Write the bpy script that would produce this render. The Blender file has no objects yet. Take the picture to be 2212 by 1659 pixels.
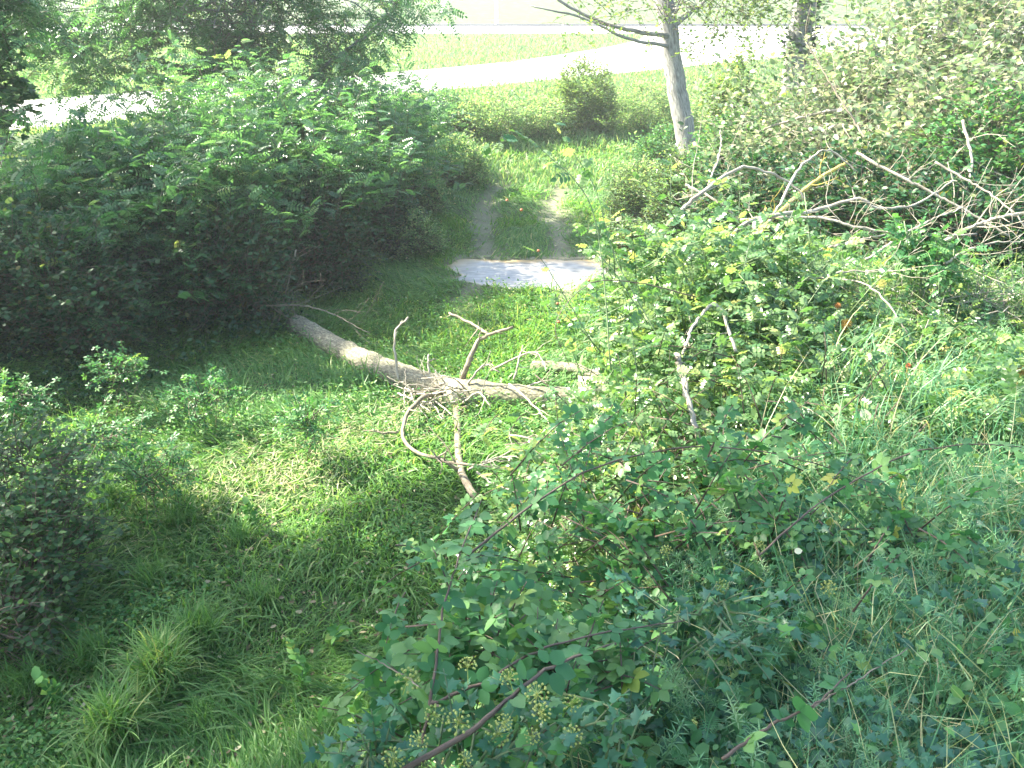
import bpy, math, random
import numpy as np
from mathutils import Vector

SC = bpy.context.scene
COL = SC.collection
rng = np.random.default_rng(11)
R = math.radians
PI = math.pi

# ------------------------------------------------------------------ camera, sky, sun, exposure
CAM = np.array([0.0, 0.0, 3.7])
PITCH = R(24.0)
cam_d = bpy.data.cameras.new('camera')
cam = bpy.data.objects.new('camera', cam_d)
COL.objects.link(cam)
cam.location = CAM
cam.rotation_euler = (R(90) - PITCH, 0, 0)
cam_d.sensor_width = 36.0
cam_d.lens = 18.0 / math.tan(R(30))
cam_d.clip_start = 0.05
cam_d.clip_end = 3000
SC.camera = cam

SUN_AZ, SUN_EL = R(68), R(43)
SDIR = np.array([-math.sin(SUN_AZ) * math.cos(SUN_EL), math.cos(SUN_AZ) * math.cos(SUN_EL), math.sin(SUN_EL)])
world = bpy.data.worlds.new('World')
SC.world = world
world.use_nodes = True
wn = world.node_tree
for n in list(wn.nodes):
    wn.nodes.remove(n)
sky = wn.nodes.new('ShaderNodeTexSky')
sky.sky_type = 'NISHITA'
sky.sun_disc = False
sky.sun_elevation = SUN_EL
sky.sun_rotation = -SUN_AZ
sky.air_density = 1.0
sky.dust_density = 2.0
bg = wn.nodes.new('ShaderNodeBackground')
bg.inputs['Strength'].default_value = 0.115
wo = wn.nodes.new('ShaderNodeOutputWorld')
wn.links.new(sky.outputs[0], bg.inputs['Color'])
wn.links.new(bg.outputs[0], wo.inputs['Surface'])

sun_d = bpy.data.lights.new('sun', 'SUN')
sun_d.energy = 5.0
sun_d.angle = R(0.6)
sun_d.color = (1.0, 0.93, 0.76)
sun = bpy.data.objects.new('sun', sun_d)
COL.objects.link(sun)
sun.location = (-20, 15, 25)
sun.rotation_euler = Vector(SDIR).to_track_quat('Z', 'Y').to_euler()

SC.view_settings.view_transform = 'Standard'
SC.view_settings.look = 'None'
SC.view_settings.exposure = 2.6
SC.view_settings.gamma = 1.0
SC.render.engine = 'CYCLES'
SC.cycles.use_denoising = True
SC.cycles.max_bounces = 7
SC.cycles.diffuse_bounces = 4
SC.cycles.glossy_bounces = 2
SC.cycles.transmission_bounces = 4
SC.cycles.transparent_max_bounces = 4
SC.cycles.volume_bounces = 0
SC.cycles.caustics_reflective = False
SC.cycles.caustics_refractive = False

# ------------------------------------------------------------------ terrain
def sstep(a, b, x):
    t = np.clip((np.asarray(x, float) - a) / (b - a), 0, 1)
    return t * t * (3 - 2 * t)

def xe(y):
    return np.interp(y, [-4, 2, 4, 6, 8, 12, 16, 20, 30], [-1.7, -1.1, -0.4, 0.4, 1.2, 1.9, 2.1, 3.2, 5.5])

def xc(y):
    return np.interp(y, [2, 4.8, 8, 10, 12.2, 14, 16.7, 19, 22, 26], [-3.3, -2.3, -0.9, -.1, 0.2, 0.15, 0.15, .5, 1.6, 4.0])

def wob(x, y):
    return (np.sin(x * 1.7 + 0.6 * y) * np.cos(y * 1.3 - 0.4 * x) * 0.5 + np.sin(x * 4.1 - y * 2.3 + 1) * 0.25
            + np.sin(x * 0.9 + 3.1 * y) * 0.25)

PUD = (0.33, 12.35, 1.30, 0.72)
def pud_r(x, y):
    a = np.arctan2((y - PUD[1]) / PUD[3], (x - PUD[0]) / PUD[2])
    k = 1 + 0.12 * np.sin(3 * a + .6) + 0.09 * np.sin(5 * a + 2) + 0.05 * np.sin(9 * a) + 0.04 * np.sin(14 * a + 1)
    return np.hypot((x - PUD[0]) / PUD[2], (y - PUD[1]) / PUD[3]) / k

def H(x, y):
    x = np.asarray(x, float); y = np.asarray(y, float)
    s = (y - x) * 0.7071
    r = sstep(11, 20.3, s)
    bh = np.interp(y, [0, 6, 10, 14, 18, 25], [1.8, 1.6, 1.3, 1.0, 0.65, 0.0])
    b = bh * sstep(0, 1.7, x - xe(y))
    xl = np.interp(y, [2, 7, 10, 13, 17, 22], [-4.6, -4.6, -3.0, -2.0, -2.0, -3])
    l = 0.35 * sstep(0, 1.6, xl - x) * (1 - sstep(18, 20, s))
    near = 1 - sstep(17, 20, s)
    n = 0.05 * wob(x, y) * near
    rut = rutmask(x, y)
    z = r + b + l + n - 0.06 * rut
    z = np.where(s > 26.6, z + 0.05 * wob(x * .5, y * .5) * sstep(27, 30, s) * (1 - sstep(55, 62, y)) - 0.02, z)
    z = z + 0.13 * np.clip(y - 77.5, 0, 70) - 0.03 * np.clip(y - 120, 0, 30)
    p = pud_r(x, y)
    z = np.where(p < 1.6, z * sstep(1.0, 1.5, p) + (-0.10) * (1 - sstep(0.85, 1.12, p)), z)
    return z

def rutmask(x, y):
    c = xc(y)
    w = 0.27 + 0.05 * np.sin(y * 2.1) + .04 * np.sin(y * 5.3)
    m = np.exp(-((x - c - 0.63) / w) ** 2) + np.exp(-((x - c + 0.63) / w) ** 2)
    return .8 * m * sstep(9.5, 12, y) * (1 - sstep(18, 22, y))

def at(px, py, t):
    """a point t metres of depth along the sight line through a spot of the 2212-wide picture"""
    u = (px / 2212 * 1024 - 512) / 886.8
    v = (py / 2212 * 1024 - 384) / 886.8
    c, s = math.cos(PITCH), math.sin(PITCH)
    return CAM + t * np.array([u, c - v * s, -s - v * c])

# ------------------------------------------------------------------ materials
def new_mat(name):
    m = bpy.data.materials.new(name)
    m.use_nodes = True
    nt = m.node_tree
    for n in list(nt.nodes):
        nt.nodes.remove(n)
    out = nt.nodes.new('ShaderNodeOutputMaterial')
    return m, nt, out

def ramp(nt, stops, fac):
    r = nt.nodes.new('ShaderNodeValToRGB')
    e = r.color_ramp.elements
    e[0].position, e[0].color = stops[0][0], (*stops[0][1], 1)
    e[1].position, e[1].color = stops[-1][0], (*stops[-1][1], 1)
    for p, c in stops[1:-1]:
        k = e.new(p); k.color = (*c, 1)
    nt.links.new(fac, r.inputs[0])
    return r

def leaf_mat(name, stops, trans=0.4, rough=0.42, tint=(1.12, 1.12, 0.55), spec=0.45):
    m, nt, out = new_mat(name)
    stops = [(p, (c[0] + .05 * max(0, c[1] - c[0]), c[1], c[2])) for p, c in stops]
    stops = [(p, tuple(.97 * v + .03 * (.3 * c[0] + .6 * c[1] + .1 * c[2]) for v in c)) for p, c in stops]
    at_ = nt.nodes.new('ShaderNodeAttribute'); at_.attribute_name = 'rnd'
    r = ramp(nt, stops, at_.outputs['Fac'])
    pb = nt.nodes.new('ShaderNodeBsdfPrincipled')
    pb.inputs['Roughness'].default_value = rough
    pb.inputs['Specular IOR Level'].default_value = spec
    nt.links.new(r.outputs[0], pb.inputs['Base Color'])
    tr = nt.nodes.new('ShaderNodeBsdfTranslucent')
    mx = nt.nodes.new('ShaderNodeMix'); mx.data_type = 'RGBA'; mx.blend_type = 'MULTIPLY'
    mx.inputs[0].default_value = 1.0
    nt.links.new(r.outputs[0], mx.inputs[6])
    mx.inputs[7].default_value = (tint[0] * 1.5, tint[1] * 1.5, tint[2] * 1.5, 1)
    nt.links.new(mx.outputs[2], tr.inputs['Color'])
    ms = nt.nodes.new('ShaderNodeMixShader')
    ms.inputs[0].default_value = trans
    nt.links.new(pb.outputs[0], ms.inputs[1]); nt.links.new(tr.outputs[0], ms.inputs[2])
    nt.links.new(ms.outputs[0], out.inputs['Surface'])
    return m

def bark_mat(name, c1, c2, scale=18, stretch=4, c3=None, bump=0.6, rough=0.85):
    m, nt, out = new_mat(name)
    tc = nt.nodes.new('ShaderNodeTexCoord')
    n1 = nt.nodes.new('ShaderNodeTexNoise'); n1.inputs['Scale'].default_value = scale
    n1.inputs['Detail'].default_value = 8; n1.inputs['Roughness'].default_value = 0.7
    at_ = nt.nodes.new('ShaderNodeAttribute'); at_.attribute_name = 'uvw'
    mp = nt.nodes.new('ShaderNodeMapping')
    mp.inputs['Scale'].default_value = (1, 1, 1.0 / stretch)
    nt.links.new(at_.outputs['Vector'], mp.inputs['Vector'])
    nt.links.new(mp.outputs[0], n1.inputs['Vector'])
    stops = [(0.3, c1), (0.62, c2)] if c3 is None else [(0.3, c1), (0.52, c2), (0.68, c3)]
    r = ramp(nt, stops, n1.outputs['Fac'])
    pb = nt.nodes.new('ShaderNodeBsdfPrincipled')
    pb.inputs['Roughness'].default_value = rough
    nt.links.new(r.outputs[0], pb.inputs['Base Color'])
    bp = nt.nodes.new('ShaderNodeBump'); bp.inputs['Strength'].default_value = bump
    bp.inputs['Distance'].default_value = 0.02
    nt.links.new(n1.outputs['Fac'], bp.inputs['Height'])
    nt.links.new(bp.outputs[0], pb.inputs['Normal'])
    nt.links.new(pb.outputs[0], out.inputs['Surface'])
    return m

M = {}
G = lambda r, g, b: (r, g, b)
M['robinia'] = leaf_mat('robinia_leaf', [(0, G(.035, .12, .05)), (.45, G(.065, .185, .08)), (.96, G(.13, .28, .13)), (1, G(.26, .33, .12))], .52, .30, spec=.6)
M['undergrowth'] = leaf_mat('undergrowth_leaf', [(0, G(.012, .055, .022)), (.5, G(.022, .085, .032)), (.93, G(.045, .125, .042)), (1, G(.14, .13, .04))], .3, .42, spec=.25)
M['bramble'] = leaf_mat('bramble_leaf', [(0, G(.032, .14, .052)), (.5, G(.06, .20, .068)), (.94, G(.13, .27, .09)), (.995, G(.2, .29, .06)), (1, G(.42, .40, .08))], .38, .40, spec=.3)
M['rose'] = leaf_mat('rose_leaf', [(0, G(.045, .13, .045)), (.5, G(.09, .20, .07)), (.88, G(.21, .31, .13)), (.99, G(.28, .35, .12)), (1, G(.48, .42, .12))], .42, .30, spec=.6)
M['ivy'] = leaf_mat('ivy_leaf', [(0, G(.022, .11, .058)), (.6, G(.045, .17, .078)), (.9, G(.05, .17, .05)), (1, G(.12, .32, .06))], .22, .36, spec=.45)
M['ivy_tree'] = leaf_mat('ivy_leaf_on_bark', [(0, G(.03, .09, .035)), (.6, G(.05, .13, .045)), (1, G(.12, .22, .07))], .36, .42, spec=.3)
M['grass'] = leaf_mat('grass_blade', [(0, G(.05, .165, .04)), (.5, G(.105, .25, .062)), (.88, G(.20, .34, .11)), (.97, G(.34, .36, .14)), (1, G(.5, .44, .25))], .42, .45, spec=.3)
M['bank_grass'] = leaf_mat('bank_grass_blade', [(0, G(.055, .19, .085)), (.5, G(.11, .28, .13)), (.78, G(.20, .35, .17)), (.92, G(.36, .36, .2)), (1, G(.5, .42, .25))], .3, .42, spec=.3)
M['verge'] = leaf_mat('verge_grass_blade', [(0, G(.08, .21, .075)), (.5, G(.14, .27, .11)), (1, G(.34, .38, .2))], .42, .5, spec=.2)
M['herb'] = leaf_mat('herb_leaf', [(0, G(.04, .16, .04)), (.5, G(.08, .24, .06)), (.93, G(.18, .34, .10)), (1, G(.35, .40, .1))], .42, .42, spec=.3)
M['dry_shrub'] = leaf_mat('pale_shrub_leaf', [(0, G(.055, .12, .055)), (.5, G(.13, .21, .10)), (.85, G(.27, .34, .19)), (1, G(.48, .46, .34))], .40, .45, tint=(1.05, 1.02, .75), spec=.35)
M['ash'] = leaf_mat('ash_tree_leaf', [(0, G(.06, .13, .04)), (.5, G(.11, .2, .06)), (1, G(.24, .32, .10))], .45, .42, spec=.3)
M['roadside'] = leaf_mat('roadside_leaf', [(0, G(.09, .20, .09)), (.5, G(.18, .31, .15)), (.9, G(.30, .42, .23)), (1, G(.48, .46, .3))], .55, .45, spec=.25)
M['litter'] = leaf_mat('dry_leaf', [(0, G(.10, .08, .04)), (.6, G(.20, .16, .08)), (1, G(.45, .42, .25))], .1, .7)
M['umbel'] = leaf_mat('ivy_flower', [(0, G(.20, .27, .06)), (1, G(.42, .44, .11))], .15, .5)
M['gall'] = leaf_mat('rose_gall', [(0, G(.38, .30, .08)), (.5, G(.5, .26, .08)), (1, G(.45, .12, .07))], .2, .6)
M['hip'] = leaf_mat('rose_hip', [(0, G(.34, .10, .04)), (1, G(.45, .16, .05))], .05, .3)
M['straw'] = leaf_mat('dry_straw', [(0, G(.24, .30, .11)), (.5, G(.42, .42, .22)), (1, G(.66, .62, .44))], .35, .6)
M['trunk'] = bark_mat('grey_bark', (.08, .075, .068), (.26, .255, .235), 34, 5, (.40, .39, .35), bump=1.0)
M['stem'] = bark_mat('brown_stem', (.07, .05, .035), (.16, .12, .08), 40, 4)
M['greenstem'] = bark_mat('green_stem', (.07, .12, .05), (.14, .20, .08), 40, 4, rough=.5)
M['cane'] = bark_mat('purple_brown_cane', (.045, .03, .022), (.13, .09, .06), 40, 4, rough=.55)
M['dead'] = bark_mat('bleached_wood', (.14, .115, .085), (.38, .34, .27), 30, 4, (.58, .54, .46), bump=1)
M['deadbrown'] = bark_mat('brown_dead_wood', (.07, .055, .04), (.22, .185, .13), 45, 4, (.36, .32, .24))
M['log'] = bark_mat('log_bark', (.05, .048, .032), (.28, .26, .17), 55, 2.2, (.56, .53, .36), bump=1.4)
M['logcut'] = bark_mat('pale_heartwood', (.40, .34, .22), (.66, .60, .44), 30, 3, bump=.6)
M['lichen'] = bark_mat('lichen_covered_bark', (.22, .20, .10), (.50, .38, .08), 12, 2, (.36, .34, .2))

def ground_mat():
    m, nt, out = new_mat('soil')
    tc = nt.nodes.new('ShaderNodeTexCoord')
    n1 = nt.nodes.new('ShaderNodeTexNoise'); n1.inputs['Scale'].default_value = 2.5; n1.inputs['Detail'].default_value = 10
    nt.links.new(tc.outputs['Object'], n1.inputs['Vector'])
    n2 = nt.nodes.new('ShaderNodeTexNoise'); n2.inputs['Scale'].default_value = 45; n2.inputs['Detail'].default_value = 6
    nt.links.new(tc.outputs['Object'], n2.inputs['Vector'])
    r1 = ramp(nt, [(.35, (.035, .07, .02)), (.65, (.07, .12, .035))], n1.outputs['Fac'])
    r2 = ramp(nt, [(.3, (.30, .25, .18)), (.7, (.52, .46, .36))], n2.outputs['Fac'])
    a = nt.nodes.new('ShaderNodeAttribute'); a.attribute_name = 'rut'
    mx = nt.nodes.new('ShaderNodeMix'); mx.data_type = 'RGBA'
    nt.links.new(a.outputs['Fac'], mx.inputs[0])
    nt.links.new(r1.outputs[0], mx.inputs[6]); nt.links.new(r2.outputs[0], mx.inputs[7])
    # beyond the lane the turf is mown grass
    a2 = nt.nodes.new('ShaderNodeAttribute'); a2.attribute_name = 'turf'
    n3 = nt.nodes.new('ShaderNodeTexNoise'); n3.inputs['Scale'].default_value = 1.3; n3.inputs['Detail'].default_value = 10; n3.inputs['Roughness'].default_value = .75
    nt.links.new(tc.outputs['Object'], n3.inputs['Vector'])
    r3 = ramp(nt, [(.35, (.025, .065, .014)), (.5, (.055, .095, .022)), (.65, (.12, .13, .055))], n3.outputs['Fac'])
    mx2 = nt.nodes.new('ShaderNodeMix'); mx2.data_type = 'RGBA'
    nt.links.new(a2.outputs['Fac'], mx2.inputs[0])
    nt.links.new(mx.outputs[2], mx2.inputs[6]); nt.links.new(r3.outputs[0], mx2.inputs[7])
    pb = nt.nodes.new('ShaderNodeBsdfPrincipled'); pb.inputs['Roughness'].default_value = .95
    nt.links.new(mx2.outputs[2], pb.inputs['Base Color'])
    bp = nt.nodes.new('ShaderNodeBump'); bp.inputs['Strength'].default_value = .8; bp.inputs['Distance'].default_value = .03
    nt.links.new(n2.outputs['Fac'], bp.inputs['Height']); nt.links.new(bp.outputs[0], pb.inputs['Normal'])
    nt.links.new(pb.outputs[0], out.inputs['Surface'])
    return m

def simple_noise_mat(name, c1, c2, scale, rough=.8, bump=.1):
    m, nt, out = new_mat(name)
    tc = nt.nodes.new('ShaderNodeTexCoord')
    n1 = nt.nodes.new('ShaderNodeTexNoise'); n1.inputs['Scale'].default_value = scale; n1.inputs['Detail'].default_value = 9
    nt.links.new(tc.outputs['Object'], n1.inputs['Vector'])
    r1 = ramp(nt, [(.3, c1), (.7, c2)], n1.outputs['Fac'])
    pb = nt.nodes.new('ShaderNodeBsdfPrincipled'); pb.inputs['Roughness'].default_value = rough
    nt.links.new(r1.outputs[0], pb.inputs['Base Color'])
    bp = nt.nodes.new('ShaderNodeBump'); bp.inputs['Strength'].default_value = bump; bp.inputs['Distance'].default_value = .02
    nt.links.new(n1.outputs['Fac'], bp.inputs['Height']); nt.links.new(bp.outputs[0], pb.inputs['Normal'])
    nt.links.new(pb.outputs[0], out.inputs['Surface'])
    return m
M['soil'] = ground_mat()
M['asphalt'] = simple_noise_mat('pale_asphalt', (.36, .35, .33), (.46, .45, .43), 6)
M['kerb'] = simple_noise_mat('grey_kerb', (.12, .12, .12), (.2, .2, .19), 6)
M['metal'] = simple_noise_mat('galvanised_metal', (.55, .57, .6), (.66, .68, .7), 3, .5, 0)

def water_mat():
    m, nt, out = new_mat('muddy_water')
    tc = nt.nodes.new('ShaderNodeTexCoord')
    mp = nt.nodes.new('ShaderNodeMapping'); mp.inputs['Scale'].default_value = (1, 2.0, 1)
    nt.links.new(tc.outputs['Object'], mp.inputs['Vector'])
    n1 = nt.nodes.new('ShaderNodeTexNoise'); n1.inputs['Scale'].default_value = 7; n1.inputs['Detail'].default_value = 8
    nt.links.new(mp.outputs[0], n1.inputs['Vector'])
    n2 = nt.nodes.new('ShaderNodeTexNoise'); n2.inputs['Scale'].default_value = 2.2; n2.inputs['Detail'].default_value = 5
    nt.links.new(mp.outputs[0], n2.inputs['Vector'])
    r1 = ramp(nt, [(.3, (.10, .095, .085)), (.5, (.17, .165, .155)), (.72, (.27, .26, .24))], n1.outputs['Fac'])
    ed = nt.nodes.new('ShaderNodeAttribute'); ed.attribute_name = 'rnd'
    mx = nt.nodes.new('ShaderNodeMix'); mx.data_type = 'RGBA'
    nt.links.new(ed.outputs['Fac'], mx.inputs[0])
    nt.links.new(r1.outputs[0], mx.inputs[6]); mx.inputs[7].default_value = (.50, .36, .18, 1)
    pb = nt.nodes.new('ShaderNodeBsdfPrincipled')
    pb.inputs['Roughness'].default_value = .28
    pb.inputs['Specular IOR Level'].default_value = .55
    pb.inputs['IOR'].default_value = 1.33
    nt.links.new(mx.outputs[2], pb.inputs['Base Color'])
    bp = nt.nodes.new('ShaderNodeBump'); bp.inputs['Strength'].default_value = .12; bp.inputs['Distance'].default_value = .02
    nt.links.new(n2.outputs['Fac'], bp.inputs['Height']); nt.links.new(bp.outputs[0], pb.inputs['Normal'])
    nt.links.new(pb.outputs[0], out.inputs['Surface'])
    return m
M['water'] = water_mat()

# ------------------------------------------------------------------ mesh helpers
class Geo:
    def __init__(s):
        s.v = []; s.l = []; s.t = []; s.r = []; s.u = []; s.n = 0
    def add(s, V, L, T, rnd=None, uvw=None):
        V = np.asarray(V, np.float32).reshape(-1, 3)
        s.v.append(V); s.l.append(np.asarray(L, np.int64).ravel() + s.n); s.t.append(np.asarray(T, np.int64).ravel())
        s.r.append(np.zeros(len(V), np.float32) if rnd is None else np.asarray(rnd, np.float32).ravel())
        s.u.append(V if uvw is None else np.asarray(uvw, np.float32).reshape(-1, 3))
        s.n += len(V)
    def build(s, name, mat, parent=None, smooth=False, origin=None, uv=False, extra=None):
        if not s.v:
            return None
        V = np.concatenate(s.v); L = np.concatenate(s.l); T = np.concatenate(s.t); Rn = np.concatenate(s.r)
        if origin is not None:
            V = V - np.asarray(origin, np.float32)
        me = bpy.data.meshes.new(name)
        me.vertices.add(len(V)); me.vertices.foreach_set('co', V.ravel())
        me.loops.add(len(L)); me.loops.foreach_set('vertex_index', L.astype(np.int32))
        me.polygons.add(len(T))
        st = np.concatenate([[0], np.cumsum(T)[:-1]])
        me.polygons.foreach_set('loop_start', st.astype(np.int32))
        me.polygons.foreach_set('loop_total', T.astype(np.int32))
        if smooth:
            me.polygons.foreach_set('use_smooth', np.ones(len(T), bool))
        a = me.attributes.new('rnd', 'FLOAT', 'POINT'); a.data.foreach_set('value', Rn)
        if uv:
            U = np.concatenate(s.u)
            a = me.attributes.new('uvw', 'FLOAT_VECTOR', 'POINT'); a.data.foreach_set('vector', U.ravel())
        for k, val in (extra or {}).items():
            a = me.attributes.new(k, 'FLOAT', 'POINT'); a.data.foreach_set('value', np.asarray(val, np.float32).ravel())
        me.update(calc_edges=True)
        me.materials.append(mat)
        o = bpy.data.objects.new(name, me)
        COL.objects.link(o)
        if parent is not None:
            o.parent = parent
        elif origin is not None:
            o.location = origin
        return o

def tag(o, label=None, cat=None, group=None, kind=None):
    if label: o['label'] = label
    if cat: o['category'] = cat
    if group: o['group'] = group
    if kind: o['kind'] = kind
    return o

def thing(name, label, cat, loc, group=None):
    o = bpy.data.objects.new(name, None)
    o.empty_display_size = .2
    COL.objects.link(o)
    o.location = [float(c) for c in loc]
    return tag(o, label, cat, group)

def unit(a):
    a = np.asarray(a, float)
    return a / np.maximum(np.linalg.norm(a, axis=-1, keepdims=True), 1e-9)

def frames(D, N):
    Y = unit(D)
    X = unit(np.cross(Y, N))
    Z = np.cross(X, Y)
    return X, Y, Z

class Tpl:
    def __init__(s, V, F):
        s.V = np.asarray(V, float); s.F = F
        s.L = np.array([i for f in F for i in f]); s.T = np.array([len(f) for f in F])

def stamp(geo, tpl, P, D, N, S, rnd=None, W=None):
    P = np.atleast_2d(P); n = len(P)
    if n == 0: return
    D = np.broadcast_to(D, (n, 3)); N = np.broadcast_to(N, (n, 3))
    X, Y, Z = frames(D, N)
    S = np.broadcast_to(np.asarray(S, float), (n,))
    W = S if W is None else np.broadcast_to(np.asarray(W, float), (n,))
    v = tpl.V
    out = (P[:, None, :] + (W[:, None] * v[None, :, 0])[..., None] * X[:, None, :]
           + (S[:, None] * v[None, :, 1])[..., None] * Y[:, None, :] + (S[:, None] * v[None, :, 2])[..., None] * Z[:, None, :])
    k = len(v)
    L = tpl.L[None, :] + (np.arange(n) * k)[:, None]
    T = np.tile(tpl.T, n)
    if rnd is None: rnd = rng.random(n)
    rr = np.repeat(rnd, k)
    geo.add(out, L, T, rr)

def compose(items):
    V = []; F = []; n = 0
    for (t, p, d, nn, s) in items:
        X, Y, Z = frames(np.array([d], float), np.array([nn], float))
        v = np.asarray(p) + s * (t.V[:, :1] * X + t.V[:, 1:2] * Y + t.V[:, 2:3] * Z)
        V.append(v); F += [tuple(i + n for i in f) for f in t.F]; n += len(v)
    return Tpl(np.concatenate(V), F)

# leaf outlines (x across, y along, z up)
def ovate(ys, ws, fold=.10, droop=.12):
    m = len(ys)
    V = [(0, y, -droop * y * y) for y in ys]
    for sgn in (-1, 1):
        V += [(sgn * w, y - .01, fold * w * 2 - droop * y * y) for y, w in zip(ys[1:-1], ws[1:-1])]
    F = []
    k = m - 2
    for si in (0, 1):
        b = m + si * k
        seq = []
        seq.append((0, 1, b))
        for j in range(k - 1):
            seq.append((j + 1, j + 2, b + j + 1, b + j))
        seq.append((k, k + 1, b + k - 1))
        F += [f if si == 0 else tuple(reversed(f)) for f in seq]
    return Tpl(V, F)
OV = ovate([0, .1, .3, .6, .86, 1], [0, .22, .35, .34, .17, 0])
OVM = ovate([0, .3, .7, 1], [0, .30, .26, 0])
NAR = ovate([0, .3, .7, 1], [0, .13, .12, 0], droop=.2)
NARR = ovate([0, .4, 1], [0, .055, 0], droop=.2)
HEX = Tpl([(0, 0, 0), (0, 1, -.08), (-.26, .3, .06), (-.22, .72, .0), (.26, .3, .06), (.22, .72, 0)], [(0, 1, 3, 2), (0, 4, 5, 1)])
HEXN = Tpl([(0, 0, 0), (0, 1, -.08), (-.17, .3, .04), (-.15, .78, .0), (.17, .3, .04), (.15, .78, 0)], [(0, 1, 3, 2), (0, 4, 5, 1)])
STK = Tpl([(-.012, 0, 0), (.012, 0, 0), (.006, 1, 0), (-.006, 1, 0)], [(0, 1, 2, 3)])
def ivy_tpl():
    half = [(.10, -.10), (.34, -.16), (.46, .10), (.30, .24), (.40, .50), (.17, .55), (0, 1.0)]
    pts = [(0, 0)] + half + [(-x, y) for x, y in reversed(half[:-1])]
    V = [(0, .3, .05)] + [(x, y, -.25 * abs(x) ** 1.5 - .05 * y * y) for x, y in pts]
    n = len(pts)
    return Tpl(V, [(0, 1 + i, 1 + (i + 1) % n) for i in range(n)])
IVY = ivy_tpl()
def pinnate(leaf, pairs, size, spread=1.1, rachis=True, droop=.35, terminal=True):
    it = []
    for i in range(pairs):
        y = .18 + .78 * i / pairs
        z = -droop * y * y
        sc = size * (1 - .25 * abs(i / pairs - .45))
        for s in (-1, 1):
            it.append((leaf, (0, y, z), (s * spread, .35, -.15), (s * .25, 0, 1), sc))
    if terminal:
        it.append((leaf, (0, .96, -droop * .92), (0, 1, -.4), (0, .3, 1), size))
    if rachis:
        for a, b in ((0, .35), (.35, .7), (.7, 1)):
            z0, z1 = -droop * a * a, -droop * b * b
            it.append((STK, (0, a, z0), (0, b - a, z1 - z0), (0, 0, 1), (b - a) * 1.02))
    return compose(it)
ROB = pinnate(HEX, 5, .25)
ROBN = pinnate(OVM, 7, .22)
ROSE = pinnate(OV, 3, .40, spread=.9, droop=.2)
ROSEM = pinnate(HEX, 3, .40, spread=.9, droop=.2)
ASH = pinnate(HEXN, 4, .38, droop=.45)
def palmate(leaf):
    it = [(STK, (0, -.35, .03), (0, 1, -.05), (0, 0, 1), .4)]
    for a, s in ((0, .62), (58, .56), (-58, .56), (118, .42), (-118, .42)):
        a = R(a)
        it.append((leaf, (math.sin(a) * .12, math.cos(a) * .12, 0), (math.sin(a), math.cos(a), -.1), (math.sin(a) * .2, 0, 1), s * .92))
    return compose(it)
BRA = palmate(OV)
BRA3 = compose([(STK, (0, -.35, .03), (0, 1, -.05), (0, 0, 1), .4), (OV, (0, 0, 0), (0, 1, -.1), (0, 0, 1), .66),
                (OV, (0, 0, 0), (.9, .3, -.1), (.2, 0, 1), .56), (OV, (0, 0, 0), (-.9, .3, -.1), (-.2, 0, 1), .56)])
BRAM = palmate(HEX)
def blade(bend, w=.03, seg=4, twist=.0):
    V = []
    for i in range(seg + 1):
        t = i / seg
        a = bend * t
        y = (math.sin(a) / bend if bend > .01 else t) if True else t
        z = (1 - math.cos(a)) / bend if bend > .01 else 0
        ww = w * (1 - t ** 2.2) * .5 + .0015
        V += [(-ww + twist * t * w, y, z), (ww + twist * t * w, y, z)]
    return Tpl(V, [(2 * i, 2 * i + 1, 2 * i + 3, 2 * i + 2) for i in range(seg)])
BL = [blade(.5, seg=3), blade(1.2, seg=3, twist=.6), blade(2.0, seg=4, twist=-1)]
WIDE = [blade(1.3, .045, 5), blade(2.0, .04, 6), blade(2.5, .04, 6)]
def whorl():
    it = []
    for k in range(5):
        y = .12 + .2 * k
        for j in range(6):
            a = 2 * PI * j / 6 + k
            it.append((NARR, (0, y, 0), (math.cos(a), .55, math.sin(a)), (0, 1, .1), .30 * (1 - .08 * k)))
    it.append((STK, (0, 0, 0), (0, 1, 0), (0, 0, 1), 1)); it.append((STK, (0, 0, 0), (0, 1, 0), (1, 0, 0), 1))
    return compose(it)
WHORL = whorl()
def octa(s=1, z=0):
    return Tpl([(s, 0, 0), (0, s, 0), (-s, 0, 0), (0, -s, 0), (0, 0, s), (0, 0, -s)],
               [(0, 1, 4), (1, 2, 4), (2, 3, 4), (3, 0, 4), (1, 0, 5), (2, 1, 5), (3, 2, 5), (0, 3, 5)])
def ball(s=1, k=8, m=5):
    V = [(0, 0, s)]
    for i in range(1, m):
        a = PI * i / m
        V += [(s * math.sin(a) * math.cos(2 * PI * j / k), s * math.sin(a) * math.sin(2 * PI * j / k), s * math.cos(a)) for j in range(k)]
    V.append((0, 0, -s))
    F = [(0, 1 + j, 1 + (j + 1) % k) for j in range(k)]
    for i in range(m - 2):
        b = 1 + i * k
        F += [(b + j, b + k + j, b + k + (j + 1) % k, b + (j + 1) % k) for j in range(k)]
    b = 1 + (m - 2) * k
    F += [(b + j, len(V) - 1, b + (j + 1) % k) for j in range(k)]
    return Tpl(V, F)
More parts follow.
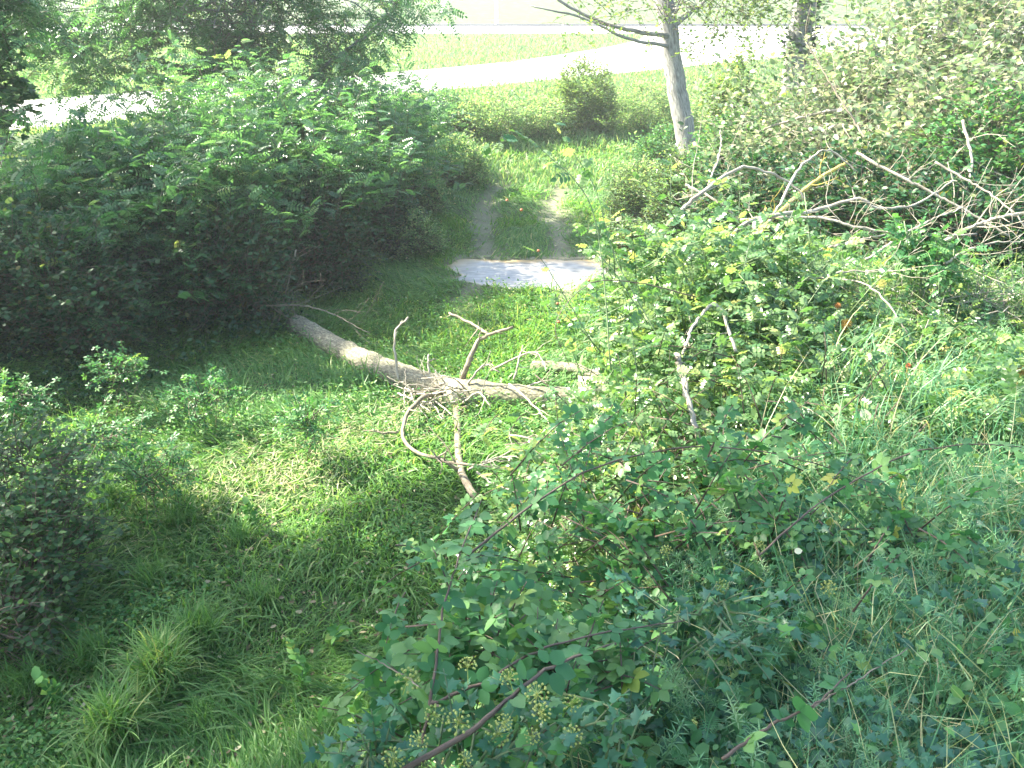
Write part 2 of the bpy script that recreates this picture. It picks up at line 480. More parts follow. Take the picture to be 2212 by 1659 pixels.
def umbel():
    it = []
    n = 22
    for i in range(n):
        z = 1 - 1.35 * (i + .5) / n
        a = i * 2.39996
        rr = math.sqrt(max(0, 1 - z * z))
        d = (rr * math.cos(a), z, rr * math.sin(a))
        p = (d[0] * .9, d[1] * .9, d[2] * .9)
        it.append((Tpl(STK.V * np.array([2.2, 1, 1]), STK.F), (0, 0, 0), d, (d[1], d[2], d[0] + .01), .9))
        it.append((ball(.12, 6, 4), p, d, (d[1], d[2], d[0] + .01), 1))
    it.append((Tpl(STK.V * np.array([2.5, 1, 1]), STK.F), (0, -1.6, 0), (0, 1, 0), (0, 0, 1), 1.6))
    it.append((Tpl(STK.V * np.array([2.5, 1, 1]), STK.F), (0, -1.6, 0), (0, 1, 0), (1, 0, 0), 1.6))
    return compose(it)
UMB = umbel()

def tubes(geo, C, Rad, sides=5, rnd=None, ridge=0.0):
    """C (M,K,3) centre lines, Rad (M,K) radii"""
    C = np.asarray(C, float); Rad = np.asarray(Rad, float)
    if C.ndim == 2:
        C = C[None]; Rad = Rad[None]
    m, k, _ = C.shape
    Tn = unit(np.gradient(C, axis=1))
    up = np.where(np.abs(Tn[:, :1, 2:3]) > .9, np.array([1., 0, 0]), np.array([0, 0, 1.]))
    X = unit(np.cross(Tn, up)); Y = np.cross(Tn, X)
    ang = np.arange(sides) * 2 * PI / sides
    rad = Rad[..., None] * np.ones(sides)
    if ridge > 0:
        rad = rad * (1 + ridge * (rng.random((m, k, sides)) - .5) + ridge * .8 * np.sin(ang * 3 + rng.random() * 6)[None, None, :] * .5)
    V = C[:, :, None, :] + rad[..., None] * (np.cos(ang)[None, None, :, None] * X[:, :, None, :] + np.sin(ang)[None, None, :, None] * Y[:, :, None, :])
    seg = np.linalg.norm(np.diff(C, axis=1), axis=-1)
    ln = np.concatenate([np.zeros((m, 1)), np.cumsum(seg, axis=1)], axis=1) + rng.random((m, 1)) * 7
    U = np.stack([np.cos(ang)[None, None, :] * Rad[..., None], np.sin(ang)[None, None, :] * Rad[..., None],
                  np.broadcast_to(ln[..., None], (m, k, sides))], -1)
    i = np.arange(k - 1)[:, None]; j = np.arange(sides)[None, :]
    q = np.stack([i * sides + j, i * sides + (j + 1) % sides, (i + 1) * sides + (j + 1) % sides, (i + 1) * sides + j], -1).reshape(-1, 4)
    L = q[None] + (np.arange(m) * k * sides)[:, None, None]
    T = np.full(m * len(q), 4)
    # end caps
    cap = np.stack([np.arange(sides)[::-1], (k - 1) * sides + np.arange(sides)])
    Lc = cap[None] + (np.arange(m) * k * sides)[:, None, None]
    geo.add(V, np.concatenate([L.ravel(), Lc.ravel()]), np.concatenate([T, np.full(m * 2, sides)]),
            rng.random(m).repeat(k * sides) if rnd is None else np.full(m * k * sides, rnd), U)

def bez(P0, P1, P2, k):
    t = np.linspace(0, 1, k)[None, :, None]
    return (1 - t) ** 2 * P0[:, None] + 2 * t * (1 - t) * P1[:, None] + t * t * P2[:, None]

def spline(pts, n, jit=0.0):
    P = np.asarray(pts, float)
    P = np.concatenate([[2 * P[0] - P[1]], P, [2 * P[-1] - P[-2]]])
    m = len(P) - 3
    out = []
    for t in np.linspace(0, m - 1e-6, n):
        i = int(t); f = t - i
        a, b, c, d = P[i:i + 4]
        out.append(.5 * (2 * b + (c - a) * f + (2 * a - 5 * b + 4 * c - d) * f * f + (3 * b - a - 3 * c + d) * f ** 3))
    out = np.array(out)
    if jit:
        out[1:-1] += rng.normal(0, jit, (n - 2, 3))
    return out

def on_shoots(geo, C, tpl, size, per, t0=.15, up=.8, side=1.0, nz=.45, jit=.3, sizejit=.35, rnd=None, hang=0.0):
    """leaves set alternately along the shoots C (M,K,3)"""
    m, k, _ = C.shape
    t = t0 + (1 - t0) * (np.arange(per) + rng.random((m, per)) * .6) / per
    f = t * (k - 1); i = np.minimum(f.astype(int), k - 2); w = (f - i)[..., None]
    A = np.take_along_axis(C, i[..., None].repeat(3, -1), 1); B = np.take_along_axis(C, (i + 1)[..., None].repeat(3, -1), 1)
    P = (A * (1 - w) + B * w).reshape(-1, 3)
    Tn = unit(B - A).reshape(-1, 3)
    sd = unit(np.cross(Tn, [0, 0, 1.]) + 1e-6)
    az = rng.normal(0, .5, (len(P), 1))
    sgn = np.where(np.arange(len(P)) % 2 == 0, 1, -1)[:, None]
    D = unit(Tn * .55 + sgn * sd * side + rng.normal(0, jit, (len(P), 3)) + np.array([0, 0, .15 - hang]))
    N = unit(np.array([0, 0, up]) + rng.normal(0, nz, (len(P), 3)))
    S = size * (1 - sizejit * rng.random(len(P)))
    stamp(geo, tpl, P, D, N, S, rnd)

def lump_points(lumps, n, shell=.45):
    L = np.array(lumps, float)
    vol = (L[:, 3] * L[:, 4] * L[:, 5]) ** .75
    k = rng.choice(len(L), n, p=vol / vol.sum())
    d = unit(rng.normal(0, 1, (n, 3)))
    r = shell + (1 - shell) * rng.random(n) ** .6
    P = L[k, :3] + d * r[:, None] * L[k, 3:6]
    return P, d, k

def bush(name, label, cat, lumps, nshoot, per, tpl, size, slen, mat, group=None, smat='stem', base=None, nstem=14,
         droop=.25, upb=.5, hang=0., twr=.004, stem_r=.015, minz=None, parent=None, fol='foliage', stm='stem', shell=.45, clumps=0):
    L = np.array(lumps, float)
    if base is None:
        c = (L[:, :3] * (L[:, 3:4] * L[:, 4:5])).sum(0) / (L[:, 3:4] * L[:, 4:5]).sum()
        base = np.array([c[0], c[1], float(H(c[0], c[1]))])
    base = np.asarray(base, float)
    root = parent or thing(name, label, cat, base, group)
    P, d, k = lump_points(lumps, nshoot, shell)
    if clumps:   # gather the shoots so that gaps open between sprays
        cp, cd, _ = lump_points(lumps, clumps, shell)
        j = rng.integers(0, clumps, nshoot)
        P = cp[j] + rng.normal(0, 1, (nshoot, 3)) * slen * .55
        d = unit(cd[j] + rng.normal(0, .5, (nshoot, 3)))
    g = H(P[:, 0], P[:, 1])
    P[:, 2] = np.maximum(P[:, 2], g + .06)
    if minz is not None:
        P[:, 2] = np.maximum(P[:, 2], minz)
    dr = unit(d + np.array([0, 0, upb]) + rng.normal(0, .45, (nshoot, 3)))
    ln = slen * (.6 + .8 * rng.random((nshoot, 1)))
    P0 = P - dr * ln * .5; P1 = P + dr * ln * .1; P2 = P + dr * ln * .55 - np.array([0, 0, 1]) * ln * droop
    for Q in (P0, P1, P2):
        Q[:, 2] = np.maximum(Q[:, 2], H(Q[:, 0], Q[:, 1]) + .02)
    C = bez(P0, P1, P2, 4)
    g1 = Geo()
    on_shoots(g1, C, tpl, size, per, hang=hang)
    loc = np.array(root.location)
    fo = g1.build(fol, M[mat], root, origin=loc)
    g2 = Geo()
    rad = np.linspace(twr, twr * .35, 4)[None].repeat(nshoot, 0)
    tubes(g2, C, rad, 3)
    if nstem:
        ends, _, _ = lump_points(lumps, nstem, .2)
        spread = np.array([np.ptp(L[:, 0]) * .3 + .12, np.ptp(L[:, 1]) * .3 + .12, 0])
        st = base + (rng.random((nstem, 3)) - .5) * spread
        st[:, 2] = H(st[:, 0], st[:, 1]) - .03
        mid = st * .45 + ends * .55 + rng.normal(0, .12, (nstem, 3)); mid[:, 2] += .2 * np.abs(ends[:, 2] - st[:, 2])
        CC = bez(st, mid, ends, 10)
        CC[:, 1:-1] += rng.normal(0, .012, (nstem, 8, 3))
        tubes(g2, CC, np.linspace(stem_r, stem_r * .25, 10)[None] * (.6 + .7 * rng.random((nstem, 1))), 5)
    st_ = g2.build(stm, M[smat], root, origin=loc, uv=True); st_['kind'] = 'stuff'
    return root

# ------------------------------------------------------------------ the setting
def grid_mesh():
    def grade(a, b, n, far, m):
        core = np.linspace(a, b, n)
        k = np.arange(1, m + 1) / m
        return np.concatenate([a - (far * k ** 2.6)[::-1], core, b + far * k ** 2.6])
    xs = grade(-9, 9, 220, 400, 45)
    ys = np.concatenate([np.linspace(-60, -2, 14), np.linspace(-1.5, 27, 330), np.linspace(27.4, 90, 110), 90 + 500 * (np.arange(1, 30) / 29) ** 2])
    X, Y = np.meshgrid(xs, ys)
    Z = H(X, Y)
    n, m = len(xs), len(ys)
    i = np.arange(m - 1)[:, None]; j = np.arange(n - 1)[None]
    q = np.stack([i * n + j, i * n + j + 1, (i + 1) * n + j + 1, (i + 1) * n + j], -1).reshape(-1, 4)
    g = Geo()
    g.add(np.stack([X, Y, Z], -1), q, np.full(len(q), 4))
    s = (Y - X) * .7071
    rut = rutmask(X, Y) * (.75 + .25 * wob(X * 3, Y * 3))
    rut = np.maximum(rut, .8 * (1 - sstep(1.05, 1.35, pud_r(X, Y))))
    turf = np.maximum(sstep(26.5, 26.8, s), sstep(16, 19, Y) * .9) * (1 - rut)
    return tag(g.build('ground', M['soil'], smooth=True, extra={'rut': rut * .6, 'turf': turf}), kind='structure')
grid_mesh()

def strip(name, left, right, mat, dz=.012, n=60):
    A = spline(left, n); B = spline(right, n)
    W = np.linspace(0, 1, 8)[None, :, None]
    P = A[:, None] * (1 - W) + B[:, None] * W
    P[..., 2] = 1.0 + dz
    k = 8
    i = np.arange(n - 1)[:, None]; j = np.arange(k - 1)[None]
    q = np.stack([i * k + j, i * k + j + 1, (i + 1) * k + j + 1, (i + 1) * k + j], -1).reshape(-1, 4)
    g = Geo(); g.add(P, q, np.full(len(q), 4))
    return tag(g.build(name, M[mat]), kind='structure')
L3 = lambda a: [(x, y, 1.0) for x, y in a]
strip('road', L3([(-42, -4.6), (-13.3, 24), (-4.9, 32.4), (.5, 39.3), (5.4, 49.5), (8, 58), (8.5, 63.6)]),
      L3([(-36, -7.1), (-10.3, 18.7), (-1.3, 27.7), (4, 33), (14, 43), (24, 53), (34, 63.6)]), 'asphalt')
strip('far_road', L3([(-120, 76), (-40, 76), (0, 76), (60, 76), (160, 76)]), L3([(-120, 63.5), (-40, 63.5), (0, 63.5), (60, 63.5), (160, 63.5)]), 'asphalt', dz=.018)
g = Geo()
def box(geo, x0, x1, y0, y1, z0, z1, rnd=0):
    V = [(x, y, z) for z in (z0, z1) for y in (y0, y1) for x in (x0, x1)]
    F = [(0, 2, 3, 1), (4, 5, 7, 6), (0, 1, 5, 4), (2, 6, 7, 3), (0, 4, 6, 2), (1, 3, 7, 5)]
    geo.add(V, [i for f in F for i in f], [4] * 6, np.full(8, rnd))
box(g, -120, 160, 76.0, 76.3, .95, 1.17)
tag(g.build('kerb', M['kerb']), kind='structure')

# puddle: an irregular sheet of muddy water in its hollow
ang = np.linspace(0, 2 * PI, 72, endpoint=False)
rings = [.0, .35, .7, .9, 1.08]
V = []; E = []
for r in rings:
    k = 1 + 0.12 * np.sin(3 * ang + .6) + 0.09 * np.sin(5 * ang + 2) + 0.05 * np.sin(9 * ang) + 0.04 * np.sin(14 * ang + 1)
    V.append(np.stack([PUD[0] + r * k * PUD[2] * np.cos(ang), PUD[1] + r * k * PUD[3] * np.sin(ang), np.full(72, -.035)], -1))
    back = np.clip(np.sin(ang), 0, 1)
    E.append(np.full(72, 0.) if r < .8 else (back * .8 if r < 1 else np.full(72, .9)))
V = np.concatenate(V)
i = np.arange(4)[:, None]; j = np.arange(72)[None]
q = np.stack([i * 72 + j, i * 72 + (j + 1) % 72, (i + 1) * 72 + (j + 1) % 72, (i + 1) * 72 + j], -1)[:, :, ::-1].reshape(-1, 4)
g = Geo(); g.add(V, q, np.full(len(q), 4), np.concatenate(E))
tag(g.build('puddle', M['water']), kind='structure')

# post by the far road
p = thing('post', 'pale upright metal post at the foot of the far grass slope', 'post', (-1.25, 77.2, 1))
g = Geo(); C = np.array([(-1.25, 77.2, 1 + z) for z in np.linspace(0, 8, 9)]); tubes(g, C, np.linspace(.14, .10, 9), 14)
g.build('pole', M['metal'], p, smooth=True, origin=p.location, uv=True)
g = Geo(); C = np.array([(-1.25, 77.2, .98 + z) for z in (0, .06, .12, .5)]); tubes(g, C, [.24, .24, .17, .165], 14)
g.build('base_plate', M['metal'], p, origin=p.location, uv=True)

# ------------------------------------------------------------------ ground cover
def view_points(n, y0, y1, power=1.0, margin=1.15, xmin=-99, xmax=99):
    y = y0 * (y1 / y0) ** rng.random(n) if power == 1 else (y0 + (y1 - y0) * rng.random(n))
    hw = (.66 * y + 1.5) * margin
    x = (rng.random(n) * 2 - 1) * hw
    k = (x > xmin) & (x < xmax)
    return x[k], y[k]

def clump_noise(x, y, f=1.0):
    return .5 + .5 * np.sin(x * 2.3 * f + 1.3 * np.sin(y * 1.9 * f)) * np.cos(y * 2.7 * f + 1.1 * np.sin(x * 1.3 * f))

def grass(name, label, x, y, hgt, width, mat, tpls=BL, lean=.35, z=None, rn=None, dirn=None, hj=.6, dn=.0, comb=False):
    n = len(x)
    P = np.stack([x, y, (H(x, y) if z is None else z) - .01], -1)
    D = unit(np.stack([rng.normal(0, lean, n), rng.normal(0, lean, n), np.ones(n)], -1))
    a = rng.random(n) * 2 * PI
    if comb:
        a = 2.2 * np.sin(x * .9 + 1.2 * np.sin(y * 1.1)) + 1.6 * np.cos(y * 1.3 + x * .5) + rng.normal(0, .55, n) + 2.2
        D = unit(D + .55 * np.stack([np.cos(a), np.sin(a), np.zeros(n)], -1) * -1)
    N = np.stack([np.cos(a), np.sin(a), np.zeros(n)], -1)
    if dirn is not None:
        N = unit(N * .6 + np.asarray(dirn))
    S = hgt * (1 - hj + 2 * hj * rng.random(n) * rng.random(n) ** .5)
    rn = rng.random(n) if rn is None else rn
    geo = Geo()
    k = rng.integers(0, len(tpls), n)
    for i, t in enumerate(tpls):
        s = k == i
        stamp(geo, t, P[s], D[s], -N[s], S[s], rn[s], W=(np.asarray(width) * (.7 + .6 * rng.random(n)) / .03)[s])
    o = geo.build(name, M[mat])
    return tag(o, label, 'grass', kind='stuff')

def is_track(x, y):     # the level floor of the lane
    return (x < xe(y) + .25)
def is_bank(x, y):
    return x > xe(y) + .15
def edge_left(y):
    return np.interp(y, [2, 7, 10, 13, 17, 22, 28], [-6, -5.0, -3.0, -2.0, -2.0, -1.6, -1])

# grass along the lane
x, y = view_points(400000, 2.8, 27)
s = (y - x) * .7071
k = is_track(x, y) & (s < 20.2) & (pud_r(x, y) > 1.05) & (x > edge_left(y) - .8)
k &= rng.random(len(x)) < np.clip(1.0 - 1.6 * rutmask(x, y), 0.03, 1)
k &= (clump_noise(x, y, 1.3) + .55 * rng.random(len(x)) > .25) | (y > 9.5)
x, y = x[k], y[k]
h = .13 + .22 * clump_noise(x + 3, y, .9) * clump_noise(x, y + 4, 1.7)
grass('lane_grass', 'soft green grass covering the floor of the lane', x, y, h, .0052 + .0007 * y, 'grass', tpls=BL + [WIDE[2], WIDE[1]], comb=True, rn=np.clip(rng.random(len(x)) * .8 + .25 * clump_noise(x, y, .6) - .05, 0, 1))
x, y = view_points(230000, 8.5, 24)
k = is_track(x, y) & ((y - x) * .7071 < 20.2) & (pud_r(x, y) > 1.0) & (x > edge_left(y) - .3) & (rng.random(len(x)) < np.clip(1.0 - 1.15 * rutmask(x, y), .1, 1))
x, y = x[k], y[k]
grass('upper_lane_grass', 'grass between and beside the ruts beyond the log', x, y, .11 + .12 * clump_noise(x, y, 1.4), .0042 + .0006 * y, 'grass', comb=True)
x, y = view_points(60000, 2.8, 9)
k = is_track(x, y) & (clump_noise(x * 1.1 + 1, y * 1.1 + 3, 1.5) > .62); x, y = x[k], y[k]
grass('lane_long_grass', 'long arching grass blades in swathes in the near part of the lane', x, y, .20 + .16 * rng.random(len(x)), .006 + .0006 * y, 'grass', tpls=WIDE, comb=True, rn=np.clip(.25 + .7 * rng.random(len(x)), 0, 1))
# low herbs mixed in
x, y = view_points(200000, 2.8, 16)
k = is_track(x, y) & (pud_r(x, y) > 1.02) & (x > edge_left(y) - 1.0)
k &= (clump_noise(x + 5, y + 2, 1.1) + .35 * rng.random(len(x)) > .98) | ((y > 7.0) & (y < 12) & (rng.random(len(x)) < .7))
k &= rng.random(len(x)) < np.clip(1.0 - 1.0 * rutmask(x, y), 0.1, 1)
x, y = x[k], y[k]; n = len(x)
g = Geo()
hh = (.03 + .10 * rng.random(n)) * (.6 + .8 * clump_noise(x, y, 1.7))
P = np.stack([x, y, H(x, y) + hh], -1)
stamp(g, HEX, P, rng.normal(0, 1, (n, 3)) * [1, 1, .3], unit(rng.normal(0, .45, (n, 3)) + [0, 0, 1]), .016 + .022 * rng.random(n) + .0008 * y)
tag(g.build('low_herbs', M['herb']), 'small leaved green herbs carpeting the lane', 'herbs', kind='stuff')
# litter and flattened straw
x, y = view_points(12000, 2.8, 16)
k = (x < xe(y) + .5) & (pud_r(x, y) > 1.0); x, y = x[k], y[k]; n = len(x)
g = Geo()
P = np.stack([x, y, H(x, y) + .015 + .05 * rng.random(n)], -1)
stamp(g, HEX, P, rng.normal(0, 1, (n, 3)) * [1, 1, .1], unit(rng.normal(0, .4, (n, 3)) + [0, 0, 1]), .02 + .03 * rng.random(n))
tag(g.build('leaf_litter', M['litter']), 'brown dry leaf litter scattered in the lane', 'leaf litter', kind='stuff')
n = 1700
a = rng.random(n); x = -1.75 + rng.normal(0, .26, n) + (a - .5) * 1.9; y = 6.6 + rng.normal(0, .3, n) + (a - .5) * 2.0
g = Geo()
P = np.stack([x, y, H(x, y) + .05 + .04 * rng.random(n)], -1)
stamp(g, BL[0], P, rng.normal(0, 1, (n, 3)) * [1, 1, .12] + [.4, .3, 0], unit(rng.normal(0, .3, (n, 3)) + [0, 0, 1]), .06 + .10 * rng.random(n), W=np.full(n, .13))
tag(g.build('flattened_straw', M['straw']), 'pale trampled dry grass in the sunlit part of the lane', 'straw', kind='stuff')

# verge and far grass
x, y = view_points(190000, 14, 62, margin=1.05)
s = (y - x) * .7071
k = (s > 26.6) & ~((x > np.interp(y, [39, 49.5, 58, 64], [.3, 5.2, 7.8, 8.3])) & (y > 39))
k |= (s > 18.3) & (s < 20.45)
k |= (s < 20.45) & ((x > xe(y)) | ((y > 18) & (x > edge_left(y))))
x, y = x[k], y[k]
grass('verge_grass', 'sunlit yellow green grass on the road verges', x, y, .14 + .10 * clump_noise(x, y, .4), .012 + .0007 * y, 'verge', tpls=BL[:2])

x, y = view_points(90000, 12, 34, power=0)
s = (y - x) * .7071
k = (s > 12.5) & (s < 20.3) & (np.abs(x - xc(y)) > 1.25) & (x > edge_left(y) - .5) & (clump_noise(x * .9 + 2, y * .9, 1.3) + .4 * rng.random(len(x)) > .5)
x, y = x[k], y[k]; n = len(x)
g = Geo()
P = np.stack([x, y, H(x, y) + .03 + .75 * rng.random(n) * clump_noise(x, y, 1.1) * clump_noise(x + 3, y + 1, 2.3)], -1)
stamp(g, HEX, P, rng.normal(0, 1, (n, 3)) * [1, 1, .6], unit(rng.normal(0, .6, (n, 3)) + [0, 0, 1]), .05 + .06 * rng.random(n))
tag(g.build('verge_weeds', M['roadside']), 'tall mixed weeds on the slope between the puddle and the road', 'weeds', kind='stuff')

# bank ground cover in the near right
x, y = view_points(270000, 1.0, 9.5, margin=1.1)
k = is_bank(x, y); x, y = x[k], y[k]
w = (clump_noise(x * .8 + 1, y * .8) * .6 + .75 * sstep(0, 1.4, x - .15 * y)) > .36 + .38 * rng.random(len(x))
x, y = x[w], y[w]
h = .13 + .15 * rng.random(len(x))
grass('bank_grass', 'long tangled bluish green grass on the shaded bank', x, y, h, .0042 + .0004 * y, 'bank_grass', tpls=BL + [WIDE[2]], lean=.7, dirn=(-.5, -.4, 0))
# ivy carpet on the bank
x, y = view_points(64000, 1.0, 8.0, margin=1.1)
k = is_bank(x, y); x, y = x[k], y[k]
k = (rng.random(len(x)) < (.15 + .85 * (1 - sstep(2.4, 3.8, y))) * (.35 + .65 * (1 - sstep(.3, 1.5, x)))) & (x > xe(y) + .45); x, y = x[k], y[k]; n = len(x)
g = Geo()
P = np.stack([x, y, H(x, y) + .02 + .16 * rng.random(n) * (.4 + clump_noise(x, y, 2))], -1)
rn = rng.random(n) ** 1.6
stamp(g, IVY, P, rng.normal(0, 1, (n, 3)) * [1, 1, .35] + [-.2, -.6, -.1], unit(rng.normal(0, .4, (n, 3)) + [-.1, -.25, 1]), .022 + .028 * rng.random(n), rn)
tag(g.build('ivy_carpet', M['ivy']), 'dark lobed ivy leaves carpeting the shaded bank', 'ivy', kind='stuff')
# goosegrass: whorled stems clambering over it
x, y = view_points(8000, 1.0, 5.5, margin=1.05)
k = is_bank(x, y) & (clump_noise(x + 2, y + 5, 1.9) > .45); x, y = x[k], y[k]; n = len(x)
g = Geo()
P = np.stack([x, y, H(x, y) + .05 + .12 * rng.random(n)], -1)
stamp(g, WHORL, P, rng.normal(0, .6, (n, 3)) + [-.1, -.2, .9], unit(rng.normal(0, 1, (n, 3))), .05 + .13 * rng.random(n) ** 1.6, rng.random(n) * .8)
tag(g.build('goosegrass', M['bank_grass']), 'whorled narrow leaved weed clambering over the ivy', 'weeds', kind='stuff')
x, y = view_points(40000, 1.0, 6.5, margin=1.05)
k = is_bank(x, y) & (clump_noise(x + 7, y + 1, 2.2) + .3 * rng.random(len(x)) > .6); x, y = x[k], y[k]; n = len(x)
g = Geo()
P = np.stack([x, y, H(x, y) + .04 + .18 * rng.random(n)], -1)
stamp(g, OVM, P, rng.normal(0, 1, (n, 3)) * [1, 1, .4], unit(rng.normal(0, .5, (n, 3)) + [-.1, -.2, 1]), .018 + .035 * rng.random(n))
tag(g.build('bank_herbs', M['bramble']), 'small oval leaves scrambling through the bank grass', 'herbs', kind='stuff')
x, y = view_points(3600, 1.0, 7.5, margin=1.05)
k = is_bank(x, y); x, y = x[k], y[k]
grass('dry_stalks', 'thin straw coloured dead stalks criss-crossing the bank', x, y, .3 + .25 * rng.random(len(x)), .003 + .0005 * y, 'straw', tpls=BL[:2], lean=1.1)
# leafy scrub covering the bank slope further on
x, y = view_points(60000, 3.6, 26, margin=1.05)
k = (x > xe(y) - .05) & ((y - x) * .7071 < 18.8); x, y = x[k], y[k]; n = len(x)
g = Geo()
P = np.stack([x, y, H(x, y) + .02 + .28 * rng.random(n) * (.3 + clump_noise(x, y, 1.2))], -1)
k = rng.random(n) < np.clip((x - xe(y)) / .8 + .15, 0, 1); P = P[k]; x = x[k]; y = y[k]; n = len(x)
stamp(g, ROSEM, P, rng.normal(0, 1, (n, 3)) * [1, 1, .5], unit(rng.normal(0, .5, (n, 3)) + [0, 0, 1]), .07 + .05 * rng.random(n))
tag(g.build('bank_scrub', M['rose']), 'low leafy scrub covering the slope right of the lane', 'scrub', kind='stuff')
# left verge herbs under the hedge
x, y = view_points(60000, 6, 24, margin=1.05)
k = (x < edge_left(y) + .45) & ((y - x) * .7071 < 19.6); x, y = x[k], y[k]; n = len(x)
g = Geo()
P = np.stack([x, y, H(x, y) + .02 + .25 * rng.random(n)], -1)
stamp(g, HEX, P, rng.normal(0, 1, (n, 3)) * [1, 1, .5], unit(rng.normal(0, .5, (n, 3)) + [0, 0, 1]), .03 + .05 * rng.random(n))
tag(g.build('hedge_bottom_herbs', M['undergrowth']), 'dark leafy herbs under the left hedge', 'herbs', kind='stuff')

# ------------------------------------------------------------------ the left hedge of robinia over dark undergrowth
HG = 'robinia bushes forming the hedge left of the lane'
hedge = [  # x, y, top, radius, label
    (-6.9, 9.6, 1.95, 1.25, 'dark robinia bush at the left end of the hedge'),
    (-5.1, 10.4, 2.1, 1.2, 'robinia bush of the hedge under the pale road at far left'),
    (-3.9, 11.6, 2.35, 1.2, 'robinia bush with bright upright sprays in the middle of the hedge'),
    (-3.0, 13.0, 2.35, 1.15, 'tall glossy robinia bush of the hedge beside the thin tree stem'),
    (-2.75, 14.9, 2.1, 1.05, 'robinia bush of the hedge leaning over the puddle'),
    (-2.7, 17.0, 1.95, 1.0, 'shaded robinia bush near the roadside end of the hedge'),
    (-2.5, 19.3, 1.75, 0.9, 'last small robinia bush of the hedge, next to the road'),
]
for (x, y, top, r, lab) in hedge:
    z0 = float(H(x, y))
    zt = top - .5
    lumps = [(x, y, zt - .45, r, r, .5), (x + .35 * r, y - .4 * r, zt - .6, r * .7, r * .7, .4), (x - .4 * r, y + .3 * r, zt - .35, r * .6, r * .6, .5)]
    lumps += [(x + rng.normal(0, .5) * r, y + rng.normal(0, .4), zt + .15 + .25 * rng.random(), .22, .22, .25) for _ in range(3)]
    n = int(600 * r)
    bush('robinia_bush', lab, 'bush', lumps, n, 7, ROB, .25, .6, 'robinia', HG, nstem=16, droop=.15, upb=1.3, hang=.1, stem_r=.014, clumps=int(80 * r))
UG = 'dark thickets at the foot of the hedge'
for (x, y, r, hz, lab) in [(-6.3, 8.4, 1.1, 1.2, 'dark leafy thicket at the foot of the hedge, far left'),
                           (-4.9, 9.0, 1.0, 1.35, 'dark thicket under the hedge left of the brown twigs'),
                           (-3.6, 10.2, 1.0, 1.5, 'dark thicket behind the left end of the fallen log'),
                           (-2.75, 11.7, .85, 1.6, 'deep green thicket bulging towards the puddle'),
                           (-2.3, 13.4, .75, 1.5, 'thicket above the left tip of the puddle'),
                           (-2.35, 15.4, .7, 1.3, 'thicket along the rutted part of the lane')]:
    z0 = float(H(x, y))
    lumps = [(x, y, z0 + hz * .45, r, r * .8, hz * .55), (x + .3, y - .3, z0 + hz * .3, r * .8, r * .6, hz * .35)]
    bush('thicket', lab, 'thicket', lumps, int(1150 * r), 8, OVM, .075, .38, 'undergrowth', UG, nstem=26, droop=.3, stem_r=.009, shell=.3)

# ------------------------------------------------------------------ trees
def tree(name, label, trunk_pts, r0, r1, lumps, nshoot, per, tpl, size, slen, lmat, bmat='trunk', limbs=(), group=None, clumps=30, hang=.3,
         ntw=40, droop=.3, sides=14, limb_r=.05, autolimb=True, limb_lo=.35):
    base = np.array(trunk_pts[0], float)
    root = thing(name, label, 'tree', base, group)
    g = Geo()
    C = spline(trunk_pts, 26, r0 * .06)
    rad = np.linspace(r0, r1, 26); rad[:4] *= np.array([1.5, 1.25, 1.1, 1.03])
    tubes(g, C, rad, sides, ridge=.10)
    P, d, k = lump_points(lumps, clumps, .35)
    if autolimb:
        # limbs from the trunk to the sprays
        tt = np.clip(limb_lo + (.97 - limb_lo) * rng.random(clumps), 0, .97)
        st = C[(tt * 25).astype(int)]
        mid = st * .5 + P * .5 + np.array([0, 0, .25]) + rng.normal(0, .1, (clumps, 3))
        CC = bez(st, mid, P, 9)
        CC[:, 1:-1] += rng.normal(0, .02, (clumps, 7, 3))
        tubes(g, CC, np.linspace(limb_r, limb_r * .15, 9)[None] * (.5 + .6 * rng.random((clumps, 1))), 6)
    tr = g.build('trunk', M[bmat], root, smooth=True, origin=base, uv=True)
    for pts, ra, rb in limbs:
        g = Geo(); n = max(10, len(pts) * 5)
        tubes(g, spline(pts, n, ra * .15), np.linspace(ra, rb, n), 7, ridge=.08)
        g.build('limb', M[bmat], root, smooth=True, origin=base, uv=True)
    j = rng.integers(0, clumps, nshoot)
    Q = P[j] + rng.normal(0, 1, (nshoot, 3)) * slen * .6
    dr = unit(d[j] + rng.normal(0, .6, (nshoot, 3)) + [0, 0, .1])
    ln = slen * (.6 + .8 * rng.random((nshoot, 1)))
    S = bez(Q - dr * ln * .5, Q + dr * ln * .1, Q + dr * ln * .55 - np.array([0, 0, 1]) * ln * droop, 4)
    g1 = Geo(); on_shoots(g1, S, tpl, size, per, hang=hang)
    cr = g1.build('crown', M[lmat], root, origin=base)
    g2 = Geo(); tubes(g2, S, np.linspace(.006, .002, 4)[None].repeat(nshoot, 0), 3)
    tw_ = g2.build('twig', M['stem'], cr, uv=True, origin=base); tw_['kind'] = 'stuff'
    return root

